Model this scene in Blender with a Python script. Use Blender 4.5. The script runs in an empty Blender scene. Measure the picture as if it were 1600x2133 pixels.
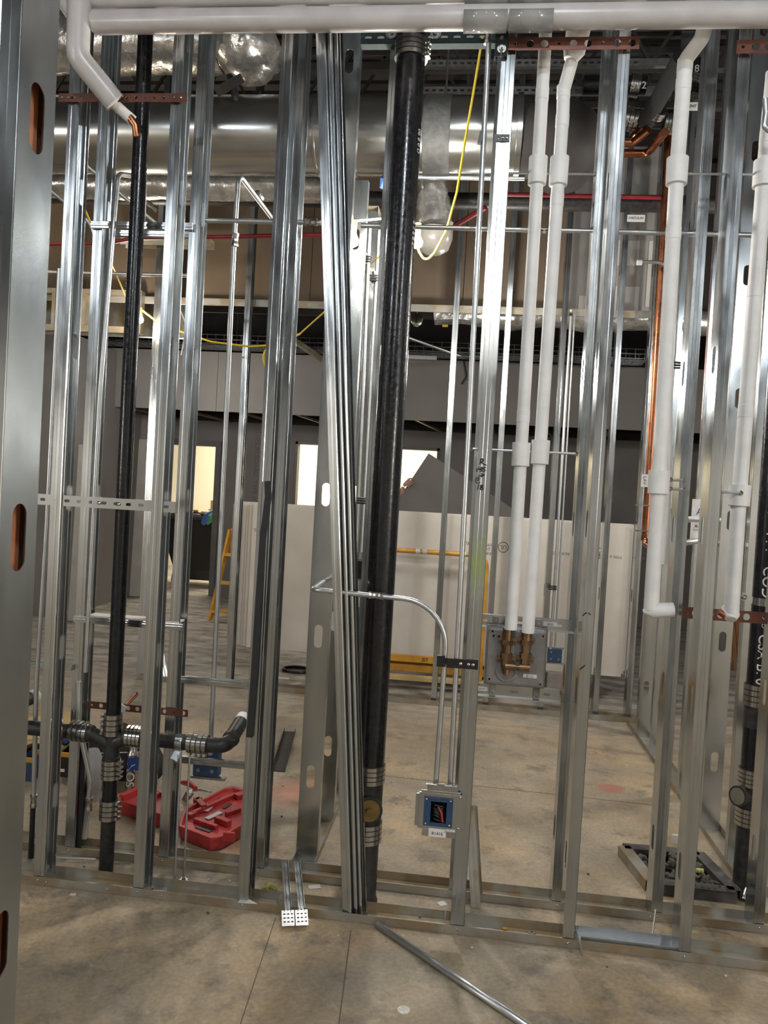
import bpy, bmesh, math, random
from mathutils import Vector, Matrix
from math import sin, cos, pi, radians
random.seed(7)
S = bpy.context.scene
COL = S.collection

# ------------------------------------------------------------------ camera
FPX = 1600.0
CX, CY, CZ, YAW, PIT, ROL = 1.604, -2.81, 1.613, -.1095, -.0254, .056
def _axes():
    f = Vector((sin(YAW), cos(YAW), 0)); r = Vector((cos(YAW), -sin(YAW), 0)); u = Vector((0, 0, 1))
    f2 = f*cos(PIT) + u*sin(PIT); u2 = u*cos(PIT) - f*sin(PIT)
    return r*cos(ROL) + u2*sin(ROL), u2*cos(ROL) - r*sin(ROL), f2
RX, UX, FX = _axes()
CAM = Vector((CX, CY, CZ))
cam = bpy.data.objects.new('camera', bpy.data.cameras.new('camera'))
COL.objects.link(cam)
cam.data.sensor_fit = 'VERTICAL'; cam.data.sensor_height = 36.0
cam.data.lens = FPX*36/2133; cam.data.clip_start = .02; cam.data.clip_end = 60
m = Matrix((RX, UX, -FX)).transposed().to_4x4(); m.translation = CAM
cam.matrix_world = m
S.camera = cam
def ray(px, py): return FX + RX*((px-800)/FPX) - UX*((py-1066.5)/FPX)
def P(px, py, Y):
    d = ray(px, py); return CAM + d*((Y-CAM.y)/d.y)
def G(px, py, z=0.0):
    d = ray(px, py); return CAM + d*((z-CAM.z)/d.z)

# ------------------------------------------------------------------ world, lamps, exposure
W = bpy.data.worlds.new('world'); S.world = W; W.use_nodes = True
W.node_tree.nodes['Background'].inputs[0].default_value = (.80, .88, 1.0, 1)
W.node_tree.nodes['Background'].inputs[1].default_value = .05
S.view_settings.view_transform = 'Standard'; S.view_settings.look = 'None'
S.view_settings.gamma = 1; S.view_settings.use_curve_mapping = False
S.view_settings.exposure = 0.82
def lamp(name, loc, power, col, size=.06, kind='POINT', rot=None, sy=None):
    l = bpy.data.lights.new(name, kind); l.energy = power; l.color = col
    if kind == 'POINT': l.shadow_soft_size = size
    else:
        l.shape = 'RECTANGLE'; l.size = size; l.size_y = sy or size
    o = bpy.data.objects.new(name, l); COL.objects.link(o); o.location = loc
    if rot: o.rotation_euler = rot
    return o
NEUT = (1, .96, .90); WARM = (1, .86, .66); COOL = (.86, .93, 1)
lamp('work_light_near', (1.85, -2.95, 4.1), 80, COOL, .09)
lamp('work_light_near_left', (-1.6, -3.6, 3.6), 48, COOL, .12)
lamp('work_light_near_right', (4.2, -3.4, 3.6), 55, COOL, .12)
lamp('fill_light_back_left', (-4.2, -4.4, 2.2), 120, NEUT, .3)  # unseen fill lamp added for the low area, set aside from stud glare
lamp('fill_light_back_right', (6.8, -4.4, 2.2), 130, NEUT, .3)  # matching unseen fill added on the right to brighten the low area
lamp('fill_light_near_low', (1.6, -5.6, 3.9), 60, NEUT, .3)  # fill lamp added to light the wall and floor behind the camera
lamp('fill_light_room', (1.7, 2.6, 2.5), 30, NEUT, .1)  # bulbless fill added to brighten the room behind the studs
lamp('fill_light_far_left', (-2.4, 1.9, 3.9), 24, WARM, .1)  # added fill for the brown boards, no bulb hangs here
lamp('fill_light_far_right', (3.9, 2.2, 2.9), 50, NEUT, .1)  # unseen fill added for the copper and the right side
lamp('fill_light_hall', (-1.6, 4.9, 2.6), 40, NEUT, .15)  # fill lamp added to brighten the grey left wall
lamp('room_beyond_light', (-.5, 9.6, 3.2), 240, WARM, 5.0, 'AREA', (0, 0, 0), 2.0)

# ------------------------------------------------------------------ materials
MATS = {}
def nt(name):
    m = bpy.data.materials.new(name); m.use_nodes = True
    n = m.node_tree.nodes; b = n['Principled BSDF']; MATS[name] = m
    return m, m.node_tree, n, b
def mat(name, col, rough=.6, metal=0.0, var=.08, scale=6.0, bump=0.0, bscale=40.0, col2=None, trans=0, emit=None, estr=0, coat=0, rvar=0.0, stretch=(1,1,1), fac=None):
    m, t, n, b = nt(name); L = t.links
    tc = n.new('ShaderNodeTexCoord'); mp = n.new('ShaderNodeMapping'); mp.inputs['Scale'].default_value = stretch
    g = n.new('ShaderNodeNewGeometry'); L.new(g.outputs['Position'], mp.inputs[0])
    nz = n.new('ShaderNodeTexNoise'); nz.inputs['Scale'].default_value = scale; nz.inputs['Detail'].default_value = 5
    L.new(mp.outputs[0], nz.inputs['Vector'])
    cr = n.new('ShaderNodeValToRGB')
    c2 = col2 or tuple(max(0, c*(1-var*3)) for c in col)
    cr.color_ramp.elements[0].position = .35 if not fac else fac[0]; cr.color_ramp.elements[1].position = .65 if not fac else fac[1]
    cr.color_ramp.elements[0].color = (*c2, 1); cr.color_ramp.elements[1].color = (*col, 1)
    L.new(nz.outputs['Fac'], cr.inputs[0]); L.new(cr.outputs[0], b.inputs['Base Color'])
    b.inputs['Roughness'].default_value = rough; b.inputs['Metallic'].default_value = metal
    if rvar:
        mr = n.new('ShaderNodeMapRange'); mr.inputs[1].default_value = .3; mr.inputs[2].default_value = .7
        mr.inputs[3].default_value = max(.04, rough-rvar); mr.inputs[4].default_value = rough+rvar
        nz2 = n.new('ShaderNodeTexNoise'); nz2.inputs['Scale'].default_value = scale*2.3; nz2.inputs['Detail'].default_value = 4
        L.new(mp.outputs[0], nz2.inputs['Vector']); L.new(nz2.outputs['Fac'], mr.inputs[0]); L.new(mr.outputs[0], b.inputs['Roughness'])
    if bump:
        nb = n.new('ShaderNodeTexNoise'); nb.inputs['Scale'].default_value = bscale; nb.inputs['Detail'].default_value = 4
        L.new(mp.outputs[0], nb.inputs['Vector'])
        bp = n.new('ShaderNodeBump'); bp.inputs['Strength'].default_value = bump; bp.inputs['Distance'].default_value = .01
        L.new(nb.outputs['Fac'], bp.inputs['Height']); L.new(bp.outputs[0], b.inputs['Normal'])
    if trans: b.inputs['Transmission Weight'].default_value = trans
    if coat: b.inputs['Coat Weight'].default_value = coat; b.inputs['Coat Roughness'].default_value = .12
    if emit: b.inputs['Emission Color'].default_value = (*emit, 1); b.inputs['Emission Strength'].default_value = estr
    return m
GALV = mat('galvanised', (.50, .525, .53), .21, .96, .05, 9, 0, 12, rvar=.06, stretch=(1, 1, .3))
GALV2 = mat('galvanised_dull', (.40, .385, .34), .44, .75, .08, 7, .012, 20, col2=(.34, .275, .185), rvar=.08, fac=(.42, .56))
EMT = mat('conduit_steel', (.62, .64, .65), .33, .9, .04, 14, .0, 60, rvar=.05)
DUCT = mat('duct_steel', (.50, .50, .48), .22, .95, .10, 3, .012, 8, rvar=.05, stretch=(.6, 1, 2))
FOIL = mat('foil', (.62, .60, .57), .26, .75, .12, 10, .9, 12, rvar=.1)
BLKP = mat('cast_iron_black', (.012, .012, .014), .22, 0, .2, 25, .06, 70, col2=(.006, .006, .007), rvar=.09)
BLKD = mat('cast_iron_dusty', (.03, .028, .026), .45, 0, .2, 40, .12, 90, col2=(.012, .011, .011), rvar=.1)
RUB = mat('rubber', (.018, .018, .02), .5, 0, .1, 20)
SST = mat('stainless', (.48, .465, .43), .24, 1, .03, 60)
WHITE = mat('white_jacket', (.74, .73, .71), .5, 0, .03, 14, .10, 35, col2=(.66, .655, .635))
WHITEG = mat('white_pvc_jacket', (.50, .47, .455), .30, 0, .03, 10, .05, 20, col2=(.43, .405, .39))
COPPER = mat('copper', (.40, .155, .075), .30, 1, .15, 6, .0, 40, col2=(.33, .13, .07), rvar=.08)
COPD = mat('copper_strap', (.15, .055, .035), .42, .5, .1, 25, col2=(.10, .04, .028))
BRASS = mat('brass', (.30, .19, .10), .38, .85, .15, 30, 0, 80, col2=(.19, .12, .07))
BLUE = mat('box_blue', (.022, .06, .13), .45, .0, .1, 40, col2=(.018, .045, .10))
GREYP = mat('grey_plastic', (.23, .215, .20), .42, 0, .05, 30)
BLK = mat('black_plastic', (.012, .012, .013), .4, 0, .1, 30)
GREEN = mat('dark_green_strut', (.010, .024, .022), .85, 0, .15, 25)
YEL = mat('yellow_cable', (.75, .55, .03), .45, 0, .05, 10)
YELP = mat('yellow_paint', (.62, .33, .035), .4, 0, .1, 12, col2=(.48, .22, .03))
RED = mat('red_plastic', (.42, .035, .035), .42, 0, .06, 30, .05, 80)
REDP = mat('red_pipe', (.20, .012, .018), .4, 0, .1, 20)
DRYG = mat('drywall_grey', (.23, .215, .20), .85, 0, .05, 2.2, .05, 90, col2=(.20, .19, .18))
DRYD = mat('drywall_dark', (.17, .158, .15), .85, 0, .05, 2.2, .05, 90)
DRYW = mat('drywall_white', (.60, .56, .50), .8, 0, .03, 5, .04, 90, col2=(.55, .51, .455))
DRYL = mat('drywall_light', (.42, .40, .37), .8, 0, .05, 5)
GYP = mat('gypsum_edge', (.72, .70, .66), .8, 0, .1, 60, .3, 80)
KRAFT = mat('kraft_board', (.135, .100, .068), .85, 0, .08, 3, .04, 60, col2=(.11, .08, .055), stretch=(1, 1, .4))
CREAM = mat('cream_wall', (.84, .80, .64), .8, 0, .02, 3)
ORAN = mat('orange_board', (.62, .25, .12), .7, 0, .04, 12)
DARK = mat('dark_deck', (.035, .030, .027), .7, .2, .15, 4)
INK = mat('ink', (.006, .006, .006), .5)
WINK = mat('white_ink', (.75, .75, .73), .5)
GINK = mat('grey_ink', (.09, .09, .09), .6)
LABEL = mat('label', (.75, .75, .73), .5)
PAPER = mat('paper', (.60, .58, .54), .8)
INSUL = mat('glass_wool', (.55, .50, .16), .95, 0, .2, 60, .6, 80)
STONE = mat('rubble', (.13, .115, .10), .9, 0, .2, 30, .6, 50)
CARD = mat('cardboard', (.55, .40, .18), .85, 0, .05, 12)
SKIN = mat('skin', (.42, .25, .18), .55, 0, .05, 20)
CLOTH = mat('dark_cloth', (.06, .065, .08), .9, 0, .1, 40)
HAIR = mat('hair', (.02, .014, .01), .7)
BULB = mat('bulb', (1, 1, 1), .3, emit=(1, .93, .8), estr=120)
PLAST = mat('clear_plastic', (.82, .82, .80), .08, 0, .02, 10, .0, trans=.75)
TAPE = mat('duct_sealant', (.13, .13, .125), .6, .2, .1, 30, .3, 50)
RAG = mat('blue_rag', (.08, .18, .55), .8)
GREENP = mat('green_pack', (.10, .35, .15), .6)

def concrete():
    m, t, n, b = nt('concrete'); L = t.links
    g = n.new('ShaderNodeNewGeometry')
    def noise(sc, det=6, ro=.55, st=(1, 1, 1)):
        mp = n.new('ShaderNodeMapping'); mp.inputs['Scale'].default_value = st; L.new(g.outputs['Position'], mp.inputs[0])
        z = n.new('ShaderNodeTexNoise'); z.inputs['Scale'].default_value = sc; z.inputs['Detail'].default_value = det; z.inputs['Roughness'].default_value = ro
        L.new(mp.outputs[0], z.inputs['Vector']); return z.outputs['Fac']
    def ramp(f, a, ca, b_, cb):
        r = n.new('ShaderNodeValToRGB'); e = r.color_ramp.elements
        e[0].position = a; e[0].color = (*ca, 1); e[1].position = b_; e[1].color = (*cb, 1); L.new(f, r.inputs[0]); return r.outputs[0]
    def mix(f, a, b_, mode='MIX'):
        x = n.new('ShaderNodeMixRGB'); x.blend_type = mode
        if isinstance(f, float): x.inputs[0].default_value = f
        else: L.new(f, x.inputs[0])
        L.new(a, x.inputs[1]); L.new(b_, x.inputs[2]); return x.outputs[0]
    base = ramp(noise(1.7, 12, .66), .38, (.20, .175, .135), .60, (.47, .385, .265))
    warm = ramp(noise(1.3, 8, .6, (1, 1.4, 1)), .45, (.31, .27, .21), .64, (.48, .345, .20))
    c = mix(.55, base, warm)
    c = mix(ramp(noise(5.5, 12, .72), .52, (0, 0, 0), .62, (.8, .8, .8)), c, ramp(noise(12), .3, (.15, .13, .105), .7, (.27, .235, .185)))
    c = mix(ramp(noise(14, 12, .75), .60, (0, 0, 0), .66, (.6, .6, .6)), c, ramp(noise(30), .3, (.42, .37, .29), .7, (.55, .50, .41)))
    c = mix(.3, c, ramp(noise(60, 6), .35, (.16, .13, .10), .65, (.55, .50, .42)), 'OVERLAY')
    # darker, greyer tone blended in towards and beyond the far track
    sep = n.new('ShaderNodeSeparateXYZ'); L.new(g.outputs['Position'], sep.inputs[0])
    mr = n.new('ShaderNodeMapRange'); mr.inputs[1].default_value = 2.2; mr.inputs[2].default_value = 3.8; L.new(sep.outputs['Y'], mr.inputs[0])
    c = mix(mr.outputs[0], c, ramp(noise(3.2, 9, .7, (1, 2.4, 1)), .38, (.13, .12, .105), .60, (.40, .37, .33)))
    # pink sprayed ring and red smears
    def disc(x, y, r0, r1, col, c, sx=1.0):
        v = n.new('ShaderNodeVectorMath'); v.operation = 'SUBTRACT'; L.new(g.outputs['Position'], v.inputs[0]); v.inputs[1].default_value = (x, y, 0)
        v2 = n.new('ShaderNodeVectorMath'); v2.operation = 'MULTIPLY'; L.new(v.outputs[0], v2.inputs[0]); v2.inputs[1].default_value = (sx, 1, 0)
        le = n.new('ShaderNodeVectorMath'); le.operation = 'LENGTH'; L.new(v2.outputs[0], le.inputs[0])
        ad = n.new('ShaderNodeMath'); ad.operation = 'ADD'; L.new(le.outputs['Value'], ad.inputs[0])
        ns = n.new('ShaderNodeMath'); ns.operation = 'MULTIPLY'; ns.inputs[1].default_value = r1*.9; L.new(noise(18), ns.inputs[0]); L.new(ns.outputs[0], ad.inputs[1])
        q = n.new('ShaderNodeMapRange'); q.inputs[1].default_value = r0+r1*.45; q.inputs[2].default_value = r1+r1*.45; q.inputs[3].default_value = .75; q.inputs[4].default_value = 0
        L.new(ad.outputs[0], q.inputs[0])
        rgb = n.new('ShaderNodeRGB'); rgb.outputs[0].default_value = (*col, 1)
        return mix(q.outputs[0], c, rgb.outputs[0])
    c = disc(2.50, 1.66, .05, .075, (.36, .13, .10), c, .75)
    c = disc(.80, 1.15, .03, .25, (.50, .22, .15), c)
    c = disc(.72, .52, .02, .16, (.22, .07, .05), c)
    c = disc(1.64, .13, .01, .03, (.6, .58, .54), c)
    L.new(c, b.inputs['Base Color'])
    r = n.new('ShaderNodeMapRange'); r.inputs[3].default_value = .35; r.inputs[4].default_value = .75; L.new(noise(2.2), r.inputs[0]); L.new(r.outputs[0], b.inputs['Roughness'])
    bp = n.new('ShaderNodeBump'); bp.inputs['Strength'].default_value = .25; bp.inputs['Distance'].default_value = .01; L.new(noise(30, 8), bp.inputs['Height']); L.new(bp.outputs[0], b.inputs['Normal'])
    return m
CONC = concrete()

# ------------------------------------------------------------------ builders
WL = {}
def link(o, parent, loc):
    COL.objects.link(o); WL[o.name] = Vector(loc)
    if parent:
        o.parent = parent; o.location = Vector(loc)-WL[parent.name]
    else: o.location = loc
    return o
def tag(o, label=None, cat=None, group=None, kind=None):
    if label: o['label'] = label
    if cat: o['category'] = cat
    if group: o['group'] = group
    if kind: o['kind'] = kind
    return o
def thing(name, label, cat, loc, group=None):
    o = bpy.data.objects.new(name, None); o.empty_display_size = .1
    return tag(link(o, None, loc), label, cat, group)
def ob(name, bm, mt, parent=None, smooth=False, label=None, cat=None, group=None, kind=None, solid=0, bevel=0):
    me = bpy.data.meshes.new(name)
    if not parent:
        xs = [v.co for v in bm.verts]
        c = Vector(((min(v.x for v in xs)+max(v.x for v in xs))/2, (min(v.y for v in xs)+max(v.y for v in xs))/2, min(v.z for v in xs)))
    else: c = WL[parent.name].copy()
    for v in bm.verts: v.co -= c
    bmesh.ops.recalc_face_normals(bm, faces=bm.faces)
    bm.to_mesh(me); bm.free()
    if smooth:
        for p in me.polygons: p.use_smooth = True
        try: me.set_sharp_from_angle(angle=radians(40))
        except Exception: pass
    me.materials.append(mt)
    o = bpy.data.objects.new(name, me); link(o, parent, c)
    tag(o, label, cat, group, kind)
    if solid:
        md = o.modifiers.new('s', 'SOLIDIFY'); md.thickness = solid; md.offset = 0
    if bevel:
        md = o.modifiers.new('b', 'BEVEL'); md.width = bevel; md.segments = 2; md.limit_method = 'ANGLE'
    return o
def NB(): return bmesh.new()
def box(bm, a, b, M=None):
    a = Vector(a); b = Vector(b)
    vs = [bm.verts.new((x, y, z)) for x in (a.x, b.x) for y in (a.y, b.y) for z in (a.z, b.z)]
    if M:
        for v in vs: v.co = M @ v.co
    for f in ((0, 1, 3, 2), (4, 6, 7, 5), (0, 4, 5, 1), (2, 3, 7, 6), (0, 2, 6, 4), (1, 5, 7, 3)): bm.faces.new([vs[i] for i in f])
    return bm
def beam(bm, p, q, w, h, up=(0, 0, 1)):
    """a rectangular bar from p to q, w across, h along up"""
    p = Vector(p); q = Vector(q); d = (q-p); L = d.length; d.normalize()
    u = Vector(up); s = d.cross(u)
    if s.length < 1e-4: s = d.cross(Vector((0, 1, 0)))
    s.normalize(); u = s.cross(d)
    M = Matrix((s, d, u)).transposed().to_4x4(); M.translation = p
    return box(bm, (-w/2, 0, -h/2), (w/2, L, h/2), M)
def fillet(pts, r, n=7):
    pts = [Vector(p) for p in pts]; out = [pts[0]]
    for i in range(1, len(pts)-1):
        a, b, c = pts[i-1], pts[i], pts[i+1]
        d1 = (a-b); d2 = (c-b); l1, l2 = d1.length, d2.length; d1.normalize(); d2.normalize()
        ang = d1.angle(d2)
        if ang > 3.05: out.append(b); continue
        rr = r[i-1] if isinstance(r, (list, tuple)) else r
        t = min(rr/math.tan(ang/2), l1*.48, l2*.48); rr = t*math.tan(ang/2)
        cen = b+(d1+d2).normalized()*(rr/sin(ang/2)); s = b+d1*t-cen; e = b+d2*t-cen
        for k in range(n+1):
            out.append(cen+s.normalized().slerp(e.normalized(), k/n)*rr if s.angle(e) > 1e-3 else cen+s)
    out.append(pts[-1]); return out
def sweep(bm, pts, rad, seg=14, radii=None, caps=True, noise=0.0):
    pts = [Vector(p) for p in pts]; rings = []
    t0 = (pts[1]-pts[0]).normalized(); nrm = t0.orthogonal().normalized()
    for i, p in enumerate(pts):
        if i == 0: t = t0
        elif i == len(pts)-1: t = (pts[i]-pts[i-1]).normalized()
        else: t = ((pts[i]-pts[i-1]).normalized()+(pts[i+1]-pts[i]).normalized()).normalized()
        nrm = (nrm-t*nrm.dot(t)).normalized(); bn = t.cross(nrm)
        r = radii[i] if radii else rad
        ring = []
        for k in range(seg):
            a = 2*pi*k/seg; rr = r*(1+(random.uniform(-noise, noise) if noise else 0))
            ring.append(bm.verts.new(p+(nrm*cos(a)+bn*sin(a))*rr))
        rings.append(ring)
    for i in range(len(rings)-1):
        for k in range(seg):
            bm.faces.new((rings[i][k], rings[i][(k+1) % seg], rings[i+1][(k+1) % seg], rings[i+1][k]))
    if caps:
        bm.faces.new(rings[0][::-1]); bm.faces.new(rings[-1])
    return bm
def cyl(bm, a, b, r, seg=14): return sweep(bm, [a, b], r, seg)
def lathe(bm, p, d, prof, seg=18, caps=True):
    """prof: list of (distance along d, radius)"""
    p = Vector(p); d = Vector(d).normalized(); n = d.orthogonal().normalized(); q = d.cross(n)
    rings = [[bm.verts.new(p+d*s+(n*cos(2*pi*k/seg)+q*sin(2*pi*k/seg))*max(r, 1e-5)) for k in range(seg)] for s, r in prof]
    for A, B in zip(rings[:-1], rings[1:]):
        for k in range(seg): bm.faces.new((A[k], A[(k+1) % seg], B[(k+1) % seg], B[k]))
    if caps: bm.faces.new(rings[0][::-1]); bm.faces.new(rings[-1])
    return bm
def tube(name, pts, r, mt, parent=None, fr=.06, seg=14, n=7, **kw):
    bm = NB(); sweep(bm, fillet(pts, fr, n), r, seg); return ob(name, bm, mt, parent, True, **kw)
def stadium(n=6):
    return None
def sheet_strip(bm, prof, z0, z1, M): pass

def cstud(name, label, X, Y, z0=.002, z1=4.88, u=(1, 0), v=(0, 1), w=.092, f=.041, lip=.008, off=.3, pitch=.61, tilt=(0, 0), mt=None, parent=None, holes=True, group=None, cat='metal stud', screws=False):
    mt = mt or GALV
    U = Vector((u[0], u[1], 0)).normalized(); V = Vector((v[0], v[1], 0)).normalized(); O = Vector((X, Y, 0)); H = z1-z0
    def pt(a, b, z): return O+U*a+V*b+Vector((tilt[0]*(z-z0)/H, tilt[1]*(z-z0)/H, z))
    bm = NB(); cache = {}
    def vt(a, b, z):
        k = (round(a, 5), round(b, 5), round(z, 5))
        if k not in cache: cache[k] = bm.verts.new(pt(a, b, z))
        return cache[k]
    def quad(p): bm.faces.new([vt(*x) for x in p])
    zs = [z0]; z = off; hs = []
    while z < z1-.15 and holes:
        if z > z0+.1: hs.append(z)
        z += pitch
    cuts = [z0]+[c for h in hs for c in (h-.062, h+.062)]+[z1]
    ex = sorted({round(w/2+max(-1, min(1, 1.4143*cos(2*pi*k/24)))*w/2, 7) for k in range(3, 10)})
    for i in range(0, len(cuts), 2):
        lo = ex if i > 0 else [0, w]; hi = ex if i < len(cuts)-2 else [0, w]
        quad([(0, x, cuts[i]) for x in lo]+[(0, x, cuts[i+1]) for x in hi[::-1]])
    for h in hs:
        ins = []; outs = []; hw, hl = .018*min(1, w/.092), .05
        for k in range(24):
            a = 2*pi*k/24; sg = 0 if k in (0, 12) else (1 if k < 12 else -1)
            ins.append((w/2+cos(a)*hw, h+sin(a)*hw+(hl-hw)*sg))
            cl = lambda q: max(-1, min(1, 1.4143*q))
            outs.append((w/2+cl(cos(a))*w/2, h+cl(sin(a))*.062))
        for k in range(24):
            a, b = k, (k+1) % 24
            oa, o2 = outs[a], outs[b]
            cor = None
            fs = [(0, ins[a][0], ins[a][1]), (0, oa[0], oa[1])]+([(0, cor[0], cor[1])] if cor else [])+[(0, o2[0], o2[1]), (0, ins[b][0], ins[b][1])]
            quad(fs)
    for b0, s in ((0, 1), (w, -1)):
        fl = [(0, b0+s*.0015), (.0015, b0), (f*.30, b0), (f*.34, b0+s*.0011), (f*.62, b0+s*.0009), (f*.66, b0), (f-.002, b0), (f, b0+s*.002), (f, b0+s*lip)]
        for i in range(len(fl)-1):
            quad(((fl[i][0], fl[i][1], z0), (fl[i+1][0], fl[i+1][1], z0), (fl[i+1][0], fl[i+1][1], z1), (fl[i][0], fl[i][1], z1)))
    o = ob(name, bm, mt, parent, label=label, cat=None if parent else cat, group=group, solid=.0014)
    if screws and not parent:
        sc = NB(); c = pt(f*.5, -.0025, z0+.018); lathe(sc, c, -V, [(0, .004), (.0025, .004), (.004, .0015)], 8); ob('screw', sc, SST, o, True)
    return o
def track(name, label, p, q, w=.096, h=.032, parent=None, mt=None, cat='floor track', group=None, up=1, t=.0016):
    """U channel lying along p-q (front edge), opening up, width to the left of p->q"""
    p = Vector(p); q = Vector(q); d = (q-p).normalized(); s = Vector((-d.y, d.x, 0)); bm = NB()
    pr = [(0, h*up), (0, 0), (w, 0), (w, h*up)]
    n = 6; rows = []
    for k in range(n+1):
        c = p.lerp(q, k/n); rows.append([bm.verts.new(c+s*a+Vector((0, 0, z))) for a, z in pr])
    for k in range(n):
        for j in range(3): bm.faces.new((rows[k][j], rows[k][j+1], rows[k+1][j+1], rows[k+1][j]))
    return ob(name, bm, mt or GALV2, parent, label=label, cat=None if parent else cat, group=group, solid=t)
def rail(name, p, q, hgt, dep, mt, parent=None, holes=None, label=None, cat=None, group=None, nrm=(0, -1, 0), hr=.006, ret=.0, hl=None):
    """flat perforated bar from p to q facing nrm, real holes; ret = returned top/bottom flange depth"""
    p = Vector(p); q = Vector(q); d = q-p; L = d.length; d.normalize(); N = Vector(nrm).normalized(); u = d.cross(N)*-1
    if u.z < 0: u = -u
    def T(a, b, c=0): return p+d*a+u*b-N*c
    bm = NB(); hs = sorted(holes or []); x = 0
    if hl is None: hl = hr
    for (hx, r) in hs:
        R = r*1.35+(hl-hr)
        l, rr_ = hx-R, hx+R
        if l < x+1e-4 or rr_ > L: continue
        bm.faces.new([bm.verts.new(T(*k)) for k in ((x, -hgt/2), (l, -hgt/2), (l, hgt/2), (x, hgt/2))])
        ins = []; outs = []
        for k in range(16):
            a = 2*pi*k/16; sg = 0 if k in (4, 12) else (1 if cos(a) > 0 else -1)
            cl = lambda q: max(-1, min(1, 1.4143*q))
            ins.append((cos(a)*r+(hl-hr)*sg, sin(a)*r)); outs.append((cl(cos(a))*R, cl(sin(a))*hgt/2))
        for k in range(16):
            b = (k+1) % 16; oa, o2 = outs[k], outs[b]; fs = [ins[k], oa]
            fs += [o2, ins[b]]
            bm.faces.new([bm.verts.new(T(hx+i, j)) for i, j in fs])
        x = rr_
    bm.faces.new([bm.verts.new(T(*k)) for k in ((x, -hgt/2), (L, -hgt/2), (L, hgt/2), (x, hgt/2))])
    if ret:
        for s in (1, -1):
            bm.faces.new([bm.verts.new(T(*k)) for k in ((0, s*hgt/2), (L, s*hgt/2), (L, s*hgt/2, ret), (0, s*hgt/2, ret))])
    return ob(name, bm, mt, parent, label=label, cat=cat, group=group, solid=dep)
def text(name, s, loc, size, mt, parent, right=(1, 0, 0), up=(0, 0, 1), thick=.0006, wrap=None, bold=0.0, shear=0.0, align='CENTER'):
    cu = bpy.data.curves.new(name, 'FONT'); cu.body = s; cu.size = size; cu.align_x = align; cu.align_y = 'CENTER'; cu.extrude = thick if not wrap else 0; cu.offset = bold; cu.shear = shear
    to = bpy.data.objects.new('tmp', cu); COL.objects.link(to)
    bpy.context.view_layer.update()
    dg = bpy.context.evaluated_depsgraph_get(); me = bpy.data.meshes.new_from_object(to.evaluated_get(dg))
    bpy.data.objects.remove(to)
    r = Vector(right).normalized(); u = Vector(up).normalized(); nrm = r.cross(u)
    loc = Vector(loc); base = WL[parent.name]
    for v in me.vertices:
        if wrap:      # wrap = (axis point, radius, phi0): text x runs down the pipe, text y round it
            A, R, phi = wrap; a = phi + v.co.y/R
            v.co = Vector((A.x+cos(a)*(R+.0012), A.y+sin(a)*(R+.0012), loc.z-v.co.x))-base
        else: v.co = loc+r*v.co.x+u*v.co.y+nrm*v.co.z-base
    me.materials.clear(); me.materials.append(mt)
    o = bpy.data.objects.new(name, me); return link(o, parent, base)
def screwhead(bm, p, n, r=.006, h=.004): return lathe(bm, p, n, [(0, r), (h*.6, r), (h, r*.5)], 10)

# couplings: rubber sleeve with four stainless bands, each with its worm housing
def coupling(parent, a, b, r, side=(1, 0, 0), bands=4):
    a = Vector(a); b = Vector(b); d = (b-a).normalized(); L = (b-a).length
    bm = NB(); sweep(bm, [a, b], r+.006, 20); c = ob('coupling', bm, RUB, parent, True)
    sd = Vector(side); sd = (sd-d*sd.dot(d)).normalized(); w = L/bands*.80
    for k in range(bands):
        p = a+d*(L*(k+.5)/bands)
        bm = NB(); lathe(bm, p-d*w/2, d, [(0, r+.006), (0, r+.0085), (w, r+.0085), (w, r+.006)], 26)
        q = p+sd*(r+.013); tn = d.cross(sd)
        beam(bm, q-tn*.012, q+tn*.012, .011, .011, sd); lathe(bm, q+tn*.012, tn, [(0, .0055), (.008, .0055)], 8)
        ob('clamp_band', bm, SST, c, True)
    return c

# ================================================================== THE SETTING
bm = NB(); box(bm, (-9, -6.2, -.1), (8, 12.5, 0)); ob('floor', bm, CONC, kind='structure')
for (p, q) in ((G(480, 1960), G(470, 2133)), (G(700, 1985), G(690, 2133)), (G(1215, 1668), G(1365, 1680))):
    pass
# saw cut joints in the slab, each a thin recessed-looking strip of sealant
def joint(p, q):
    bm = NB(); beam(bm, Vector((p[0], p[1], .0006)), Vector((q[0], q[1], .0006)), .0028, .0012); return bm
jt = mat('joint_filler', (.13, .10, .08), .8)
for k, (p, q) in enumerate(((G(574, 1912), G(492, 2160)), (G(731, 1938), G(704, 2150)), (G(800, 1616), G(1366, 1678)))):
    o = ob('trim_%d' % (k+1), joint(p, q), jt, kind='structure')
CEIL = 4.9
bm = NB()
y = -6.2
while y < 8.3:     # fluted steel deck
    box(bm, (-9, y, CEIL), (8, y+.10, CEIL+.03)); box(bm, (-9, y+.10, CEIL+.03), (8, y+.155, CEIL+.06)); y += .155
ob('ceiling', bm, DARK, kind='structure')
bm = NB(); box(bm, (-9, 8.3, 3.3), (8, 12.5, 3.36)); ob('ceiling', bm, DRYL, kind='structure')
bm = NB(); box(bm, (-9, -6.2, 0), (8, -6.1, 2.44)); ob('wall_front', bm, DRYW, kind='structure')
bm = NB(); box(bm, (-9, -6.2, 2.44), (8, -6.12, 4.96)); ob('wall_front_upper', bm, DARK, kind='structure')  # unseen wall made light below, dark above to shape the stud reflections
bm = NB(); box(bm, (-9.1, -6.2, 0), (-9, 12.5, 4.96)); ob('wall_left', bm, DRYG, kind='structure')
bm = NB(); box(bm, (7.5, -6.2, 0), (7.6, 12.5, 4.96)); ob('wall_right', bm, DRYW, kind='structure')
bm = NB(); box(bm, (-9, 12.4, 0), (8, 12.5, 4.9)); ob('wall_back', bm, CREAM, kind='structure')

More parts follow.
